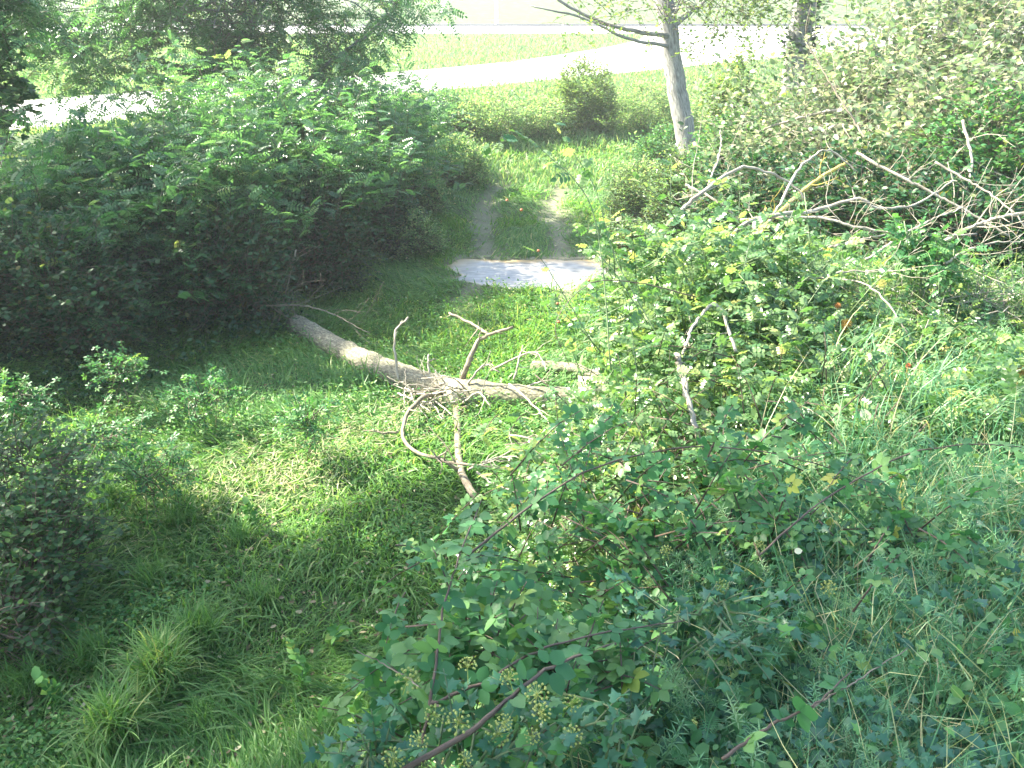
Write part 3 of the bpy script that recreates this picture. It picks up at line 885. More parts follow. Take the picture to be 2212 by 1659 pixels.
# young robinia above the hedge
k_ = 16.2 / 13.2
tree('robinia_tree', 'young robinia tree with a thin dark stem rising above the hedge',
     [(-4.6, 16.2, .5), (-4.6, 16.2, 1.6), (-4.45, 16.2, 2.8), (-4.3, 16.3, 4.2), (-4.2, 16.2, 5.8)], .085, .04,
     [(-4.8, 16.2, 4.4, 1.9, 1.5, 1.2), (-5.4, 16.0, 3.0, 1.7, .8, .75), (-3.2, 16.0, 3.15, 1.3, .8, .6), (-7.0, 16.2, 3.2, 1.1, .8, .7), (-2.0, 16.1, 3.45, .9, .7, .4), (-8.6, 16.2, 3.5, 1.2, .8, .6), (-6.4, 15.6, 2.35, .9, .5, .35), (-4.9, 15.6, 2.4, .8, .5, .3), (-8.0, 15.8, 2.6, .8, .5, .4), (-3.6, 15.8, 2.6, .6, .5, .3)],
     1450, 6, ROB, .29, .5, 'robinia', clumps=115, limb_r=.025, limb_lo=.5,
     limbs=[([(-4.55, 16.2, 1.3), (-3.9, 16.1, 1.9), (-3.2, 16.0, 2.5), (-2.3, 16.1, 3.1), (-1.6, 16.2, 3.8)], .05, .02)])
tree('robinia_tree', 'robinia tree at the left picture edge draped with a broad leaved climber',
     [(-6.9, 12.2, .3), (-6.85, 12.2, 1.6), (-6.8, 12.1, 2.6), (-6.4, 11.9, 3.6), (-6.1, 11.8, 5.2)], .09, .03,
     [(-7.2, 12.1, 4.1, .9, .8, .9), (-6.5, 12.0, 3.6, .5, .5, .5)], 300, 6, ROB, .26, .4, 'robinia', clumps=40, limb_r=.02, limb_lo=.5)
bush('climber', 'broad leaved climber hanging on the leftmost robinia stem', 'climber',
     [(-6.65, 12.0, 3.0, .38, .3, .9), (-6.45, 11.8, 2.4, .33, .3, .4)], 150, 5, IVY, .13, .35, 'ivy_tree', nstem=3, base=(-6.8, 12.1, .3), hang=.5, stem_r=.008)

# leaning grey tree and the ivy grown one
b1 = at(1480, 290, 17.6); t1 = at(1432, -10, 17.2)
z1 = float(H(b1[0], b1[1]))
dv = (t1 - b1) / (t1[2] - b1[2])
tp = [tuple(b1 + dv * (z - b1[2])) for z in (z1 - .1, 1.3, 2.3, 3.6, 5.4, 7.5)]
def limb_at(px, py, t): return tuple(at(px, py, t))
tree('leaning_tree', 'leaning grey barked tree right of the lane, near the road', tp, .20, .16,
     [(2.2, 17.0, 3.62, 1.2, .8, .5), (4.3, 17.4, 3.7, .9, .9, .55), (.9, 17.0, 3.6, .6, .6, .3), (3.9, 17.3, 3.3, .4, .4, .4), (3.2, 17.4, 6.0, 2.4, 2.4, 1.2)] + [tuple(at(*q[:3])) + (q[3], q[3], q[3] * .7) for q in ((1190, 20, 16.8, .4), (1270, 45, 16.8, .25), (1350, 15, 16.9, .3), (1550, 50, 17.2, .5), (1600, 110, 17.4, .35), (1640, 40, 17.8, .5), (1150, 60, 16.7, .15))], 1300, 6, OVM, .085, .5, 'ash',
     clumps=110, limb_r=.018, limb_lo=.55, group='grey trunked trees right of the lane',
     limbs=[([limb_at(1443, 78, 17.2), limb_at(1330, 58, 17), limb_at(1235, 18, 16.9), limb_at(1170, -30, 16.8)], .05, .02),
            ([limb_at(1443, 100, 17.2), limb_at(1350, 82, 17), limb_at(1270, 42, 16.9), limb_at(1190, 22, 16.8), limb_at(1145, 14, 16.8)], .035, .01),
            ([limb_at(1452, 60, 17.2), limb_at(1500, 20, 17.3), limb_at(1560, -30, 17.3)], .045, .02)])
b2 = at(1705, 240, 19.5)
z2 = float(H(b2[0], b2[1]))
tp2 = [(b2[0], b2[1], z2 - .1), (b2[0], b2[1], 2.0), (b2[0] + .05, b2[1], 3.5), (b2[0] + .15, b2[1], 5.5), (b2[0] + .2, b2[1], 8)]
tree('upright_tree', 'upright grey tree with leafy ivy on its right side', tp2, .27, .2,
     [(b2[0] - 1.0, b2[1]-.4, 3.7, .9, .7, .5), (b2[0] + 1.2, b2[1] + .3, 3.7, 1.5, 1.2, .9), (b2[0], b2[1], 6, 2.5, 2.2, 1.4)], 900, 6, OVM, .10, .5, 'ash',
     clumps=70, limb_r=.03, limb_lo=.5, group='grey trunked trees right of the lane')
bush('tree_ivy', 'ivy growing up the right side of the upright grey trunk', 'ivy', [(b2[0] + .22, b2[1] - .1, 3.1, .17, .2, 1.3), (b2[0] + .1, b2[1] - .1, 3.8, .33, .3, .6), (b2[0] - .25, b2[1] - .2, 2.6, .15, .15, .5)],
     260, 6, IVY, .10, .3, 'ivy_tree', nstem=3, base=(b2[0] + .2, b2[1] - .25, z2), hang=.3, stem_r=.02)
GV = 'leafy stems in front of the two grey trunks'
for (px, py, t, r, h, lab) in [(1600, 170, 14.0, .28, .55, 'leafy upright stem between the two grey trunks'), (1680, 260, 13.2, .4, .5, 'leafy stems at the foot of the upright trunk'),
                           (1790, 190, 12.6, .3, .55, 'dark leafy stem just right of the upright trunk'), (1560, 215, 13.6, .3, .35, 'leafy stem right beside the leaning trunk')]:
    p = at(px, py, t); z = float(H(p[0], p[1]))
    bush('leafy_stem', lab, 'sapling', [(p[0], p[1], p[2], r, r, h), (p[0], p[1], (p[2] + z) / 2, r * .9, r * .8, max(.3, (p[2] - z) * .5))], int(420 * r + 60), 7, OVM, .085, .35, 'ash', GV, nstem=7, base=(p[0], p[1], z), stem_r=.012, hang=.3)
# dark conifer like mass far right top
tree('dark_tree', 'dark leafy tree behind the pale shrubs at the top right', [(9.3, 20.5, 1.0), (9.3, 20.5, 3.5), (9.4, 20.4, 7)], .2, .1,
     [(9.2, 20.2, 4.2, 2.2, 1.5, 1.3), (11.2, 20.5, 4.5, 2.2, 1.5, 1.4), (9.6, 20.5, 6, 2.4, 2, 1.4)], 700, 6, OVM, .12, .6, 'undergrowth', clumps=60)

# ------------------------------------------------------------------ bushes by the road
RB = 'bushes along the near edge of the road'
def hit(px, py):   # where a sight line meets the ground
    for t in np.arange(2, 40, .04):
        q = at(px, py, t)
        if q[2] < float(H(q[0], q[1])): return q, t
    return q, t
def rbush(px, base, top, hw, lab, n=420, mat='roadside', tpl=HEX, size=.07, grp=RB):
    p, t = hit(px, base); z = float(H(p[0], p[1])); r = hw / 2212 * 1024 / 887 * t * .9
    h = (at(px, top, t)[2] - z) * 1.18 + .1
    lumps = [(p[0], p[1], z + h * .5, r, r * .9, h * .5), (p[0] - r * .5, p[1] - .2, z + h * .3, r * .7, r * .6, h * .4), (p[0] + r * .55, p[1], z + h * .25, r * .6, r * .6, h * .35)]
    return bush('roadside_bush', lab, 'bush', lumps, int(n * 1.5), 7, tpl, size, .3, mat, grp, nstem=10, stem_r=.008)
rbush(1262, 285, 150, 72, 'rounded bush with a dark right side at the road edge', 900, mat='ash', size=.08)
rbush(1385, 280, 188, 85, 'spreading pale bush between the rounded bush and the leaning trunk', 700)
rbush(1160, 290, 222, 80, 'low bush left of the rounded bush', 600)
rbush(1055, 300, 215, 80, 'low sunlit bush where the hedge ends', 600)
rbush(960, 280, 212, 70, 'bluish green bush at the roadside end of the hedge', 560, mat='robinia')
rbush(985, 400, 310, 70, 'sunlit bush on the left edge of the ruts, below the end of the hedge', 600)
rbush(905, 460, 370, 60, 'leafy bush spilling from the hedge towards the left rut', 500)
rbush(900, 550, 475, 55, 'small pale bush at the left tip of the puddle', 420, size=.055)
rbush(1560, 290, 205, 85, 'yellow green bush just right of the leaning trunk', 700)
rbush(1650, 260, 190, 65, 'bush near the road between the two grey trunks', 600)
rbush(1650, 380, 285, 85, 'sunlit yellowish bush at the foot of the upright trunk', 700)
rbush(1380, 480, 365, 75, 'round light green bush on the right edge of the lane', 820, size=.055)
rbush(1475, 480, 340, 80, 'dense green bush left of the dead branches', 820, mat='rose', size=.055)
rbush(1440, 370, 285, 70, 'dark green bush at the foot of the leaning trunk', 640, mat='bramble')
rbush(1560, 420, 300, 80, 'green bush right of the leaning trunk base', 700, mat='bramble')
rbush(1350, 565, 490, 45, 'leafy weeds beside the right end of the puddle', 420, mat='rose', size=.05)

# ------------------------------------------------------------------ pale twiggy shrubs right
PS = 'pale twiggy shrubs on the right'
def pale_shrub(px, py, t, rx, rz, lab, n, tpl=OVM, size=.10, mat='dry_shrub', zc=None):
    p = at(px, py, t); z = float(H(p[0], p[1]))
    zc = p[2]
    lumps = [(p[0], p[1], zc, rx, rx * .8, rz), (p[0], p[1], (zc + z) / 2, rx * .9, rx * .7, max(.3, (zc - z) * .6)), (p[0] + .4 * rx, p[1] + .3, zc + rz * .5, rx * .6, rx * .5, rz * .7), (p[0] - .4 * rx, p[1] - .2, zc - rz * .4, rx * .7, rx * .6, rz * .7)]
    o = bush('pale_shrub', lab, 'shrub', lumps, int(n * 1.25), 8, tpl, size, .75, mat, PS, nstem=60, stem_r=.012, smat='dead', twr=.004, base=(p[0], p[1] + .2, z), droop=.1, clumps=int(n / 7), shell=.15, upb=.7)
    return o
pale_shrub(2010, 110, 11.5, 1.3, 1.15, 'tall pale twiggy shrub filling the top right', 900)
pale_shrub(2160, 60, 10.5, 1.1, 1.2, 'pale shrub at the right picture edge', 620)
pale_shrub(1920, 250, 12.0, .8, .8, 'pale shrub right of the upright trunk', 620)
pale_shrub(2060, 300, 9.6, 1.1, .7, 'greyish shrub behind the dead branches on the right', 700)
pale_shrub(1720, 330, 11.6, .75, .6, 'grey green shrub above the arching dead branches', 520)
GS = 'green bushes behind the dead branches'
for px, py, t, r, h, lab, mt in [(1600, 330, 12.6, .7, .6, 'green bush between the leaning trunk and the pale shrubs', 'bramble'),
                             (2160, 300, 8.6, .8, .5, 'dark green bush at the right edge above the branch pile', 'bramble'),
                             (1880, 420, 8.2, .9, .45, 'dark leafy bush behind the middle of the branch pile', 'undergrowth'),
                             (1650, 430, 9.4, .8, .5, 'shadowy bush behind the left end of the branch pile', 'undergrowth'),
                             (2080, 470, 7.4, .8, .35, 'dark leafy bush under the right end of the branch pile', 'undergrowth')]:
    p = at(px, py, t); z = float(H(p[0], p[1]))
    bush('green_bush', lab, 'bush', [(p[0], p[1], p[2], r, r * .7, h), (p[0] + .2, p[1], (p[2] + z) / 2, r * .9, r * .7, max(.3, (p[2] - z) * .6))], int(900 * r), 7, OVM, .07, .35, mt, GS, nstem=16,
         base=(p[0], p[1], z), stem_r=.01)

# ------------------------------------------------------------------ rose and bramble bushes, centre right
def cbush(name, lab, cat, spots, n, per, tpl, size, slen, mat, grp=None, smat='greenstem', **k):
    lumps = []
    for (px, py, t, rx, ry, rz) in spots:
        p = at(px, py, t); lumps.append((p[0], p[1], p[2], rx, ry, rz))
    return bush(name, lab, cat, lumps, n, per, tpl, size, slen, mat, grp, smat, **k)
BG = 'rose and bramble bushes right of the fallen log'
rosebush = cbush('rose_bush', 'large sunlit wild rose bush right of the fallen log', 'bush',
      [(1500, 690, 5.6, .42, .5, .30), (1600, 660, 5.9, .5, .5, .25), (1470, 830, 5.3, .32, .4, .25), (1580, 830, 5.2, .45, .5, .28), (1440, 640, 6.0, .18, .3, .2)],
      1000, 6, ROSE, .092, .45, 'rose', BG, nstem=40, stem_r=.008, upb=.8, clumps=150)
cbush('rose_bush', 'dense rose bush under the dead branches with straw coloured twigs', 'bush',
      [(1800, 680, 6.1, .75, .5, .28), (1950, 730, 5.8, .75, .5, .28), (2130, 680, 5.9, .6, .5, .3), (1740, 800, 5.4, .5, .4, .28)],
      1050, 7, ROSEM, .072, .4, 'rose', BG, nstem=150, stem_r=.007, smat='dead')
cbush('rose_bush', 'bright leafy low rose bush in the sun below the bleached stick', 'bush',
      [(1400, 985, 4.4, .38, .35, .15), (1600, 980, 4.4, .45, .4, .18), (1220, 1060, 4.4, .25, .3, .10), (1760, 960, 4.5, .4, .3, .18)],
      420, 6, ROSE, .08, .35, 'rose', BG, nstem=40, stem_r=.006, smat='cane', clumps=70)
cbush('bramble_bush', 'shaded bramble with broad leaves on the near bank', 'bush',
      [(1280, 1150, 3.5, .45, .35, .12), (1500, 1180, 3.4, .5, .35, .15), (1100, 1230, 3.4, .2, .25, .08), (1750, 1160, 3.4, .4, .3, .12)],
      230, 6, BRA, .085, .36, 'bramble', BG, nstem=14, stem_r=.005, smat='cane', clumps=60)
cbush('bramble_bush', 'bramble with large dull leaves at the bottom centre', 'bush',
      [(1020, 1400, 2.6, .22, .2, .12), (1200, 1480, 2.4, .25, .2, .10), (900, 1500, 2.7, .2, .2, .10)],
      85, 5, BRA, .10, .30, 'bramble', BG, nstem=8, stem_r=.004, smat='cane')

cbush('rose_bush', 'leafy rose shoots growing up through the left end of the branch pile', 'bush',
      [(1640, 560, 5.9, .18, .2, .10), (1720, 540, 5.9, .12, .2, .10)], 50, 5, ROSE, .08, .28, 'rose', BG, nstem=10, stem_r=.006)
cbush('rose_bush', 'bluish green leafy shoots hanging over the right end of the branch pile', 'bush',
      [(1970, 520, 5.7, .16, .2, .08), (2040, 560, 5.6, .16, .2, .10)], 60, 5, ROSE, .08, .28, 'bramble', BG, nstem=10, stem_r=.006, hang=.3)
cbush('rose_bush', 'sparse rose shoots over the right end of the fallen log', 'bush',
      [(1230, 880, 7.6, .2, .2, .08), (1310, 860, 7.4, .2, .2, .10)], 34, 5, ROSE, .09, .4, 'rose', BG, nstem=12, stem_r=.004)
# left side small sprays and dark shrub at the edge
cbush('edge_shrub', 'dark bushy shrub with pale drooping top leaves at the left edge', 'shrub',
      [(60, 1010, 6.0, .42, .4, .28), (40, 1180, 5.6, .5, .4, .35), (110, 1120, 5.7, .3, .3, .3), (-60, 1330, 5.2, .5, .4, .3)],
      700, 7, OVM, .055, .32, 'ivy_tree', None, smat='stem', nstem=24, stem_r=.008)
SP = 'small bramble sprays left of the log'
for (px, py, t, r, n, lab) in [(250, 790, 8.2, .24, 34, 'bramble spray catching the sun under the hedge'),
                        (440, 850, 8.0, .3, 45, 'thin bramble spray with pale leaves left of the log'),
                        (230, 930, 7.2, .3, 50, 'bramble spray with bright leaves above the lit herbs'),
                        (330, 1020, 6.6, .35, 60, 'low bramble in the sunlit herbs on the left'),
                        (20, 850, 7.6, .25, 40, 'bramble spray with yellow green leaves at the left edge'),
                        (660, 900, 7.4, .25, 35, 'low sprig of bramble beside the trampled grass')]:
    cbush('bramble_spray', lab, 'bramble', [(px, py, t, r, r * .8, r * .6)], n, 5, BRAM, .085, .35, 'bramble', SP, nstem=5, stem_r=.004, smat='cane')

# ------------------------------------------------------------------ canes and arching sprays
def spray(name, lab, path, r0, tpl, size, per, mat, smat='cane', grp=None, t0=.1, hips=0, jit=.0015):
    C = spline([at(*p) for p in path], 26, jit)
    root = thing(name, lab, 'spray', C[0], grp)
    g = Geo(); tubes(g, C, np.linspace(r0, r0 * .35, 26), 6)
    g.build('stem', M[smat], root, origin=C[0], uv=True, smooth=True)
    if per:
        g = Geo(); on_shoots(g, C[None], tpl, size, per, t0=t0, up=.7, nz=.5)
        g.build('foliage', M[mat], root, origin=C[0])
    for i in range(hips):
        q = C[int(26 * (.3 + .68 * rng.random()))] + rng.normal(0, .02, 3)
        g = Geo(); stamp(g, ball(1, 8, 6), [q], [[0, 0, 1]], [[1, 0, 0]], .0075)
        g.build('rose_hip', M['hip'], root, origin=C[0], smooth=True)
    return root
SG = 'arching rose sprays over the lane'
spray('rose_spray', 'tall arching rose spray with large leaves in front of the rutted lane', [(1320, 800, 4.6), (1300, 560, 4.7), (1270, 430, 4.7), (1200, 350, 4.7), (1130, 300, 4.7), (1040, 320, 4.6)], .004, ROSE, .10, 11, 'rose', 'greenstem', SG, t0=.45)
spray('rose_spray', 'rose spray reaching up to the sunlit ground beside the puddle', [(1440, 760, 4.6), (1330, 560, 4.7), (1290, 420, 4.7), (1240, 330, 4.7), (1190, 250, 4.7)], .0035, ROSE, .09, 7, 'rose', 'greenstem', SG, t0=.5)
spray('rose_spray', 'thin bare rose stem crossing the puddle with orange hips', [(1400, 700, 4.4), (1320, 580, 4.3), (1240, 500, 4.3), (1140, 450, 4.2), (1080, 430, 4.2)], .0028, ROSE, .06, 0, 'rose', 'greenstem', SG, hips=2)
spray('rose_spray', 'thin dark rose stem arching low over the puddle', [(1500, 640, 4.6), (1370, 610, 4.5), (1270, 615, 4.4), (1200, 700, 4.3), (1230, 790, 4.3)], .0035, ROSE, .06, 2, 'rose', 'cane', SG, hips=3)
spray('rose_spray', 'rose stem rising from the log towards the puddle', [(1290, 760, 4.6), (1220, 640, 4.5), (1170, 560, 4.5), (1140, 520, 4.4)], .003, ROSE, .06, 3, 'rose', 'greenstem', SG, hips=1)
spray('rose_spray', 'leafy rose spray standing upright right of the log', [(1390, 930, 4.4), (1375, 800, 4.5), (1360, 690, 4.5), (1340, 600, 4.5)], .004, ROSE, .10, 11, 'rose', 'greenstem', SG)
CG = 'bramble canes arching over the near bank'
def bank(px, py):   # the spot where a sight line meets the bank
    for t in np.arange(1.2, 9, .02):
        p = at(px, py, t)
        if p[2] < float(H(p[0], p[1])) + .01: return p, t
    return p, t
spray('bramble_cane', 'thick dark bramble cane rising from the flower heads', [(800, 1700, 1.95), (1000, 1590, 2.0), (1100, 1510, 2.05), (1190, 1440, 2.15), (1330, 1390, 2.3)], .0085, BRA, .11, 5, 'bramble', 'cane', CG, t0=.5)
spray('bramble_cane', 'reddish bramble cane crossing the bottom centre', [(930, 1520, 2.15), (1060, 1465, 2.2), (1150, 1410, 2.3), (1290, 1370, 2.4), (1480, 1340, 2.5)], .005, BRA, .10, 6, 'bramble', 'cane', CG, t0=.1)
spray('bramble_cane', 'upright bramble cane with large drooping leaves at the bottom centre', [(900, 1680, 2.1), (935, 1480, 2.2), (955, 1330, 2.35), (990, 1210, 2.5), (1040, 1080, 2.8)], .005, BRA, .115, 12, 'bramble', 'cane', CG, t0=.1)
spray('bramble_cane', 'long thin bramble cane crossing the sunlit bush', [(1010, 1200, 2.9), (1150, 1090, 3.0), (1290, 1010, 3.1), (1500, 965, 3.2), (1720, 990, 3.3), (1900, 1050, 3.3)], .0045, BRA, .10, 14, 'bramble', 'cane', CG)
spray('bramble_cane', 'bramble cane crossing the right grassy bank', [(1640, 1200, 2.8), (1780, 1080, 3.0), (1950, 985, 3.1), (2100, 960, 3.1), (2260, 970, 3.1)], .004, BRA, .09, 9, 'bramble', 'cane', CG)
spray('bramble_cane', 'dark cane low in the bottom right ivy', [(1560, 1640, 2.0), (1660, 1570, 2.05), (1760, 1520, 2.1), (1840, 1450, 2.2)], .005, BRA3, .09, 4, 'bramble', 'cane', CG)
spray('bramble_cane', 'thin pale stem slanting through the right ivy', [(1750, 1530, 2.15), (1850, 1470, 2.2), (1960, 1400, 2.3)], .003, BRA3, .06, 2, 'bramble', 'deadbrown', CG)
spray('bramble_cane', 'cane with few leaves left of the flower heads', [(980, 1560, 2.3), (900, 1480, 2.4), (840, 1440, 2.5), (770, 1405, 2.5)], .004, BRA3, .06, 3, 'bramble', 'deadbrown', CG)

# flowering ivy at the bottom: leaves, stems and round flower heads
fi = cbush('flowering_ivy', 'flowering ivy with yellow green round flower heads at the bottom centre', 'ivy',
      [(1000, 1610, 2.05, .22, .15, .08), (1200, 1570, 2.1, .22, .15, .08), (850, 1650, 2.0, .2, .15, .08), (1500, 1330, 2.6, .3, .2, .08)],
      110, 5, IVY, .045, .2, 'ivy', None, smat='greenstem', nstem=10, stem_r=.005)
heads = [h for h in [(880, 1470), (1010, 1440), (1100, 1465), (905, 1600), (990, 1560), (1075, 1585), (1160, 1500), (1150, 1590), (1235, 1520), (1235, 1590),
         (850, 1640), (1005, 1640), (1090, 1560), (1170, 1540), (940, 1545), (920, 1660), (1440, 1190), (1500, 1225), (1580, 1210), (1640, 1180),
         (1560, 1265), (1600, 1300), (1690, 1240), (1790, 1270), (1740, 1390), (1400, 1260), (1330, 1330), (1460, 1290)] if h[1] > 1430 or h[0] in (1440, 1640, 1560, 1790, 1400)]
loc = np.array(fi.location)
for (px, py) in heads:
    t = 1.95 if py > 1400 else 2.55
    p = at(px, py, t + rng.normal(0, .04))
    g = Geo(); stamp(g, UMB, [p], [unit(rng.normal(0, .35, 3) + [0, -.35, 1])], [unit(rng.normal(0, 1, 3))], .017 + .013 * rng.random(), [rng.random()])
    g.build('flower_head', M['umbel'], fi, origin=loc)

# galls and hips on the rose bushes
loc = np.array(rosebush.location)
for (px, py, t, r, c) in [(1828, 700, 5.0, .035, .2), (1810, 660, 5.0, .018, .6), (1925, 848, 4.7, .038, .1), (1940, 815, 4.7, .022, .5), (1962, 790, 4.7, .016, .9), (2208, 800, 4.4, .03, .15)]:
    p = at(px, py, t)
    g = Geo(); n = 420
    d = unit(rng.normal(0, 1, (n, 3)))
    stamp(g, blade(.8, .05, 2), p + d * r * .35, d + rng.normal(0, .3, (n, 3)), unit(rng.normal(0, 1, (n, 3))), r * .75, np.clip(c + rng.normal(0, .08, n), 0, 1), W=np.full(n, r * 1.4))
    stamp(g, ball(1, 8, 6), [p], [[0, 0, 1]], [[1, 0, 0]], r * .5, [c])
    C = spline([p, p + np.array([.02, .05, -.15]), p + np.array([.05, .1, -.4])], 6)
    tubes(g, C, np.linspace(.003, .003, 6), 4, rnd=0.0)
    tag(g.build('rose_gall', M['gall'], origin=p), {1828: 'fuzzy yellow orange gall high in the rose bush', 1810: 'small orange gall above the big yellow one', 1925: 'large fuzzy yellow gall at the edge of the grass',
        1940: 'orange gall just above the lower yellow gall', 1962: 'small red gall above the lower yellow gall', 2208: 'yellow gall at the right picture edge'}[px], 'gall', 'fuzzy galls on the rose stems')

# ------------------------------------------------------------------ dead branches
def dead(name, lab, path, r0, r1, twigs=6, tl=.4, mat='dead', grp=None, world=False, jit=.0035, cat='branch', bias=(0, 0, .3)):
    pts = [np.array(p) if world else at(*p) for p in path]
    if grp == DG:
        twigs = max(3, int(twigs * 1.1)); r0 *= .95; r1 *= .9
    n = 34
    C = spline(pts, n, jit)
    g = Geo(); tubes(g, C, np.linspace(r0, r1, n), 8, ridge=.12)
    for i in range(twigs):
        k = int(n * (.12 + .8 * rng.random()))
        s = C[k]; tn = unit(C[min(k + 1, n - 1)] - C[k - 1])
        d = unit(tn * .6 + rng.normal(0, .6, 3) + np.array(bias))
        ln = tl * (.4 + .8 * rng.random())
        T = spline([s, s + d * ln * .5 + rng.normal(0, .07, 3) * ln, s + d * ln + rng.normal(0, .16, 3) * ln], 9, .0015)
        tr = (r0 + (r1 - r0) * k / n) * .28
        tubes(g, T, np.linspace(tr, .0022, 9), 5)
        for q in range(2):
            kk = rng.integers(3, 8)
            d2 = unit(d + rng.normal(0, .6, 3))
            T2 = spline([T[kk], T[kk] + d2 * ln * .25, T[kk] + d2 * ln * .45 + rng.normal(0, .02, 3)], 5)
            tubes(g, T2, np.linspace(tr * .5, .0016, 5), 4)
    o = g.build(name, M[mat], origin=C[0], uv=True, smooth=True)
    return tag(o, lab, cat, grp)
DG = 'bleached dead branches piled on the right bank'
dead('dead_branch', 'pale branch arching high at the left end of the pile', [(1440, 490, 6.4), (1500, 430, 6.4), (1600, 365, 6.5), (1690, 385, 6.6), (1740, 430, 6.6)], .017, .008, 5, .4, grp=DG)
dead('dead_branch', 'curved pale branch arching above the middle of the pile', [(1660, 480, 6.3), (1685, 440, 6.3), (1730, 360, 6.4), (1790, 325, 6.5), (1850, 370, 6.5)], .013, .006, 4, .3, grp=DG)
dead('dead_branch', 'longest white branch lying along the pile', [(1560, 520, 6.0), (1640, 470, 6.0), (1760, 455, 6.1), (1850, 430, 6.1), (1900, 450, 6.1), (1980, 440, 6.2), (2060, 390, 6.3)], .017, .006, 8, .35, grp=DG)
dead('dead_branch', 'white branch below the longest one, pointing right', [(1600, 475, 6.2), (1760, 470, 6.0), (1850, 490, 5.9), (1980, 510, 5.8), (2110, 505, 5.8)], .012, .006, 7, .3, grp=DG)
dead('dead_branch', 'yellow lichened branch rising steeply behind the pile', [(1560, 560, 7.0), (1660, 480, 7.1), (1750, 400, 7.2), (1830, 350, 7.3)], .024, .014, 5, .3, mat='lichen', grp=DG)
dead('dead_branch', 'straight grey branch slanting down to the right of the pile', [(1850, 330, 7.2), (1960, 390, 7.0), (2060, 440, 6.9), (2180, 510, 6.8)], .014, .010, 9, .45, grp=DG)
dead('dead_branch', 'thin curved twig hanging over the right end of the pile', [(2020, 350, 6.9), (2090, 390, 6.8), (2140, 420, 6.7), (2200, 470, 6.6), (2230, 520, 6.6)], .010, .005, 7, .45, grp=DG)
dead('dead_branch', 'branch with forked grey tip near the right picture edge', [(2040, 520, 6.6), (2100, 490, 6.5), (2160, 470, 6.4), (2240, 455, 6.3)], .016, .012, 9, .4, grp=DG)
dead('dead_branch', 'straight pale stick crossing under the left arch', [(1480, 400, 6.6), (1540, 430, 6.5), (1600, 475, 6.4), (1640, 500, 6.3)], .012, .008, 3, .25, grp=DG)
dead('dead_branch', 'slim branch at the back right with long thin twigs', [(2080, 260, 7.9), (2100, 350, 7.8), (2090, 420, 7.7), (2130, 480, 7.6)], .014, .008, 8, .5, grp=DG)
dead('dead_branch', 'thin pale twig standing before the leaning tree', [(1530, 400, 7.4), (1555, 330, 7.5), (1556, 280, 7.6)], .010, .004, 3, .2, grp=DG)
dead('dead_branch', 'broken white branch in front of the upright trunk', [(1840, 230, 10.8), (1740, 252, 10.9), (1650, 278, 11)], .022, .012, 6, .5, grp=DG)
dead('dead_branch', 'dry twig fan at the upper right of the pile', [(1870, 300, 8.4), (1800, 190, 8.6), (1740, 90, 8.8)], .012, .005, 9, .5, grp=DG, mat='deadbrown')
dead('dead_branch', 'thin cane bending down over the grass on the right', [(1770, 600, 5.5), (1860, 610, 5.3), (1920, 660, 5.1), (1970, 740, 5.0), (1985, 800, 4.9)], .006, .004, 2, .15, grp=DG)
dead('dead_branch', 'brown forked stems in the bush right of the leaning trunk', [(1620, 560, 8.2), (1640, 500, 8.2), (1655, 450, 8.3)], .02, .012, 5, .35, grp=DG, mat='lichen')
for i, (path, lab) in enumerate([([(2040, 570, 5.6), (2120, 530, 5.6), (2230, 520, 5.6)], 'thick sunlit stick at the right picture edge'),
                    ([(1700, 560, 6.0), (1850, 520, 6.0), (1960, 500, 6.1)], 'straw coloured stick low in the pile'),
                    ([(1640, 640, 5.8), (1800, 590, 5.7), (1950, 585, 5.6)], 'low stick crossing the rose bush under the pile'),
                    ([(1870, 560, 6.2), (2000, 480, 6.4), (2110, 440, 6.5)], 'slanting stick between the two white branches')]):
    dead('dead_branch', lab, path, .010, .004, 6, .35, grp=DG)
# bleached stick in the rose bush
dead('bleached_stick', 'bleached white stick standing upright in the rose bush', [(1552, 1080, 4.1), (1520, 990, 4.15), (1490, 880, 4.2), (1470, 800, 4.3), (1462, 765, 4.3)], .012, .016, 3, .12, cat='stick')
dead('bleached_stick', 'thin bleached stick leaning above the upright one', [(1590, 760, 4.6), (1550, 660, 4.7), (1500, 700, 4.6), (1475, 765, 4.4)], .009, .007, 3, .15, cat='stick')
# brown twigs under the hedge
for path, lab in [([(560, 660, 10.2), (680, 665, 10.0), (800, 720, 9.7)], 'thin grey twig under the hedge behind the log'),
                  ([(500, 560, 10.6), (560, 640, 10.4), (640, 700, 10.1)], 'grey twig fan in the dark behind the log'),
                  ([(640, 540, 10.6), (620, 620, 10.5), (600, 700, 10.4)], 'brown upright twigs in the dark of the hedge')]:
    dead('dry_twig', lab, path, .010, .004, 12, .6, mat='deadbrown', grp='dry twigs under the hedge', cat='twig')

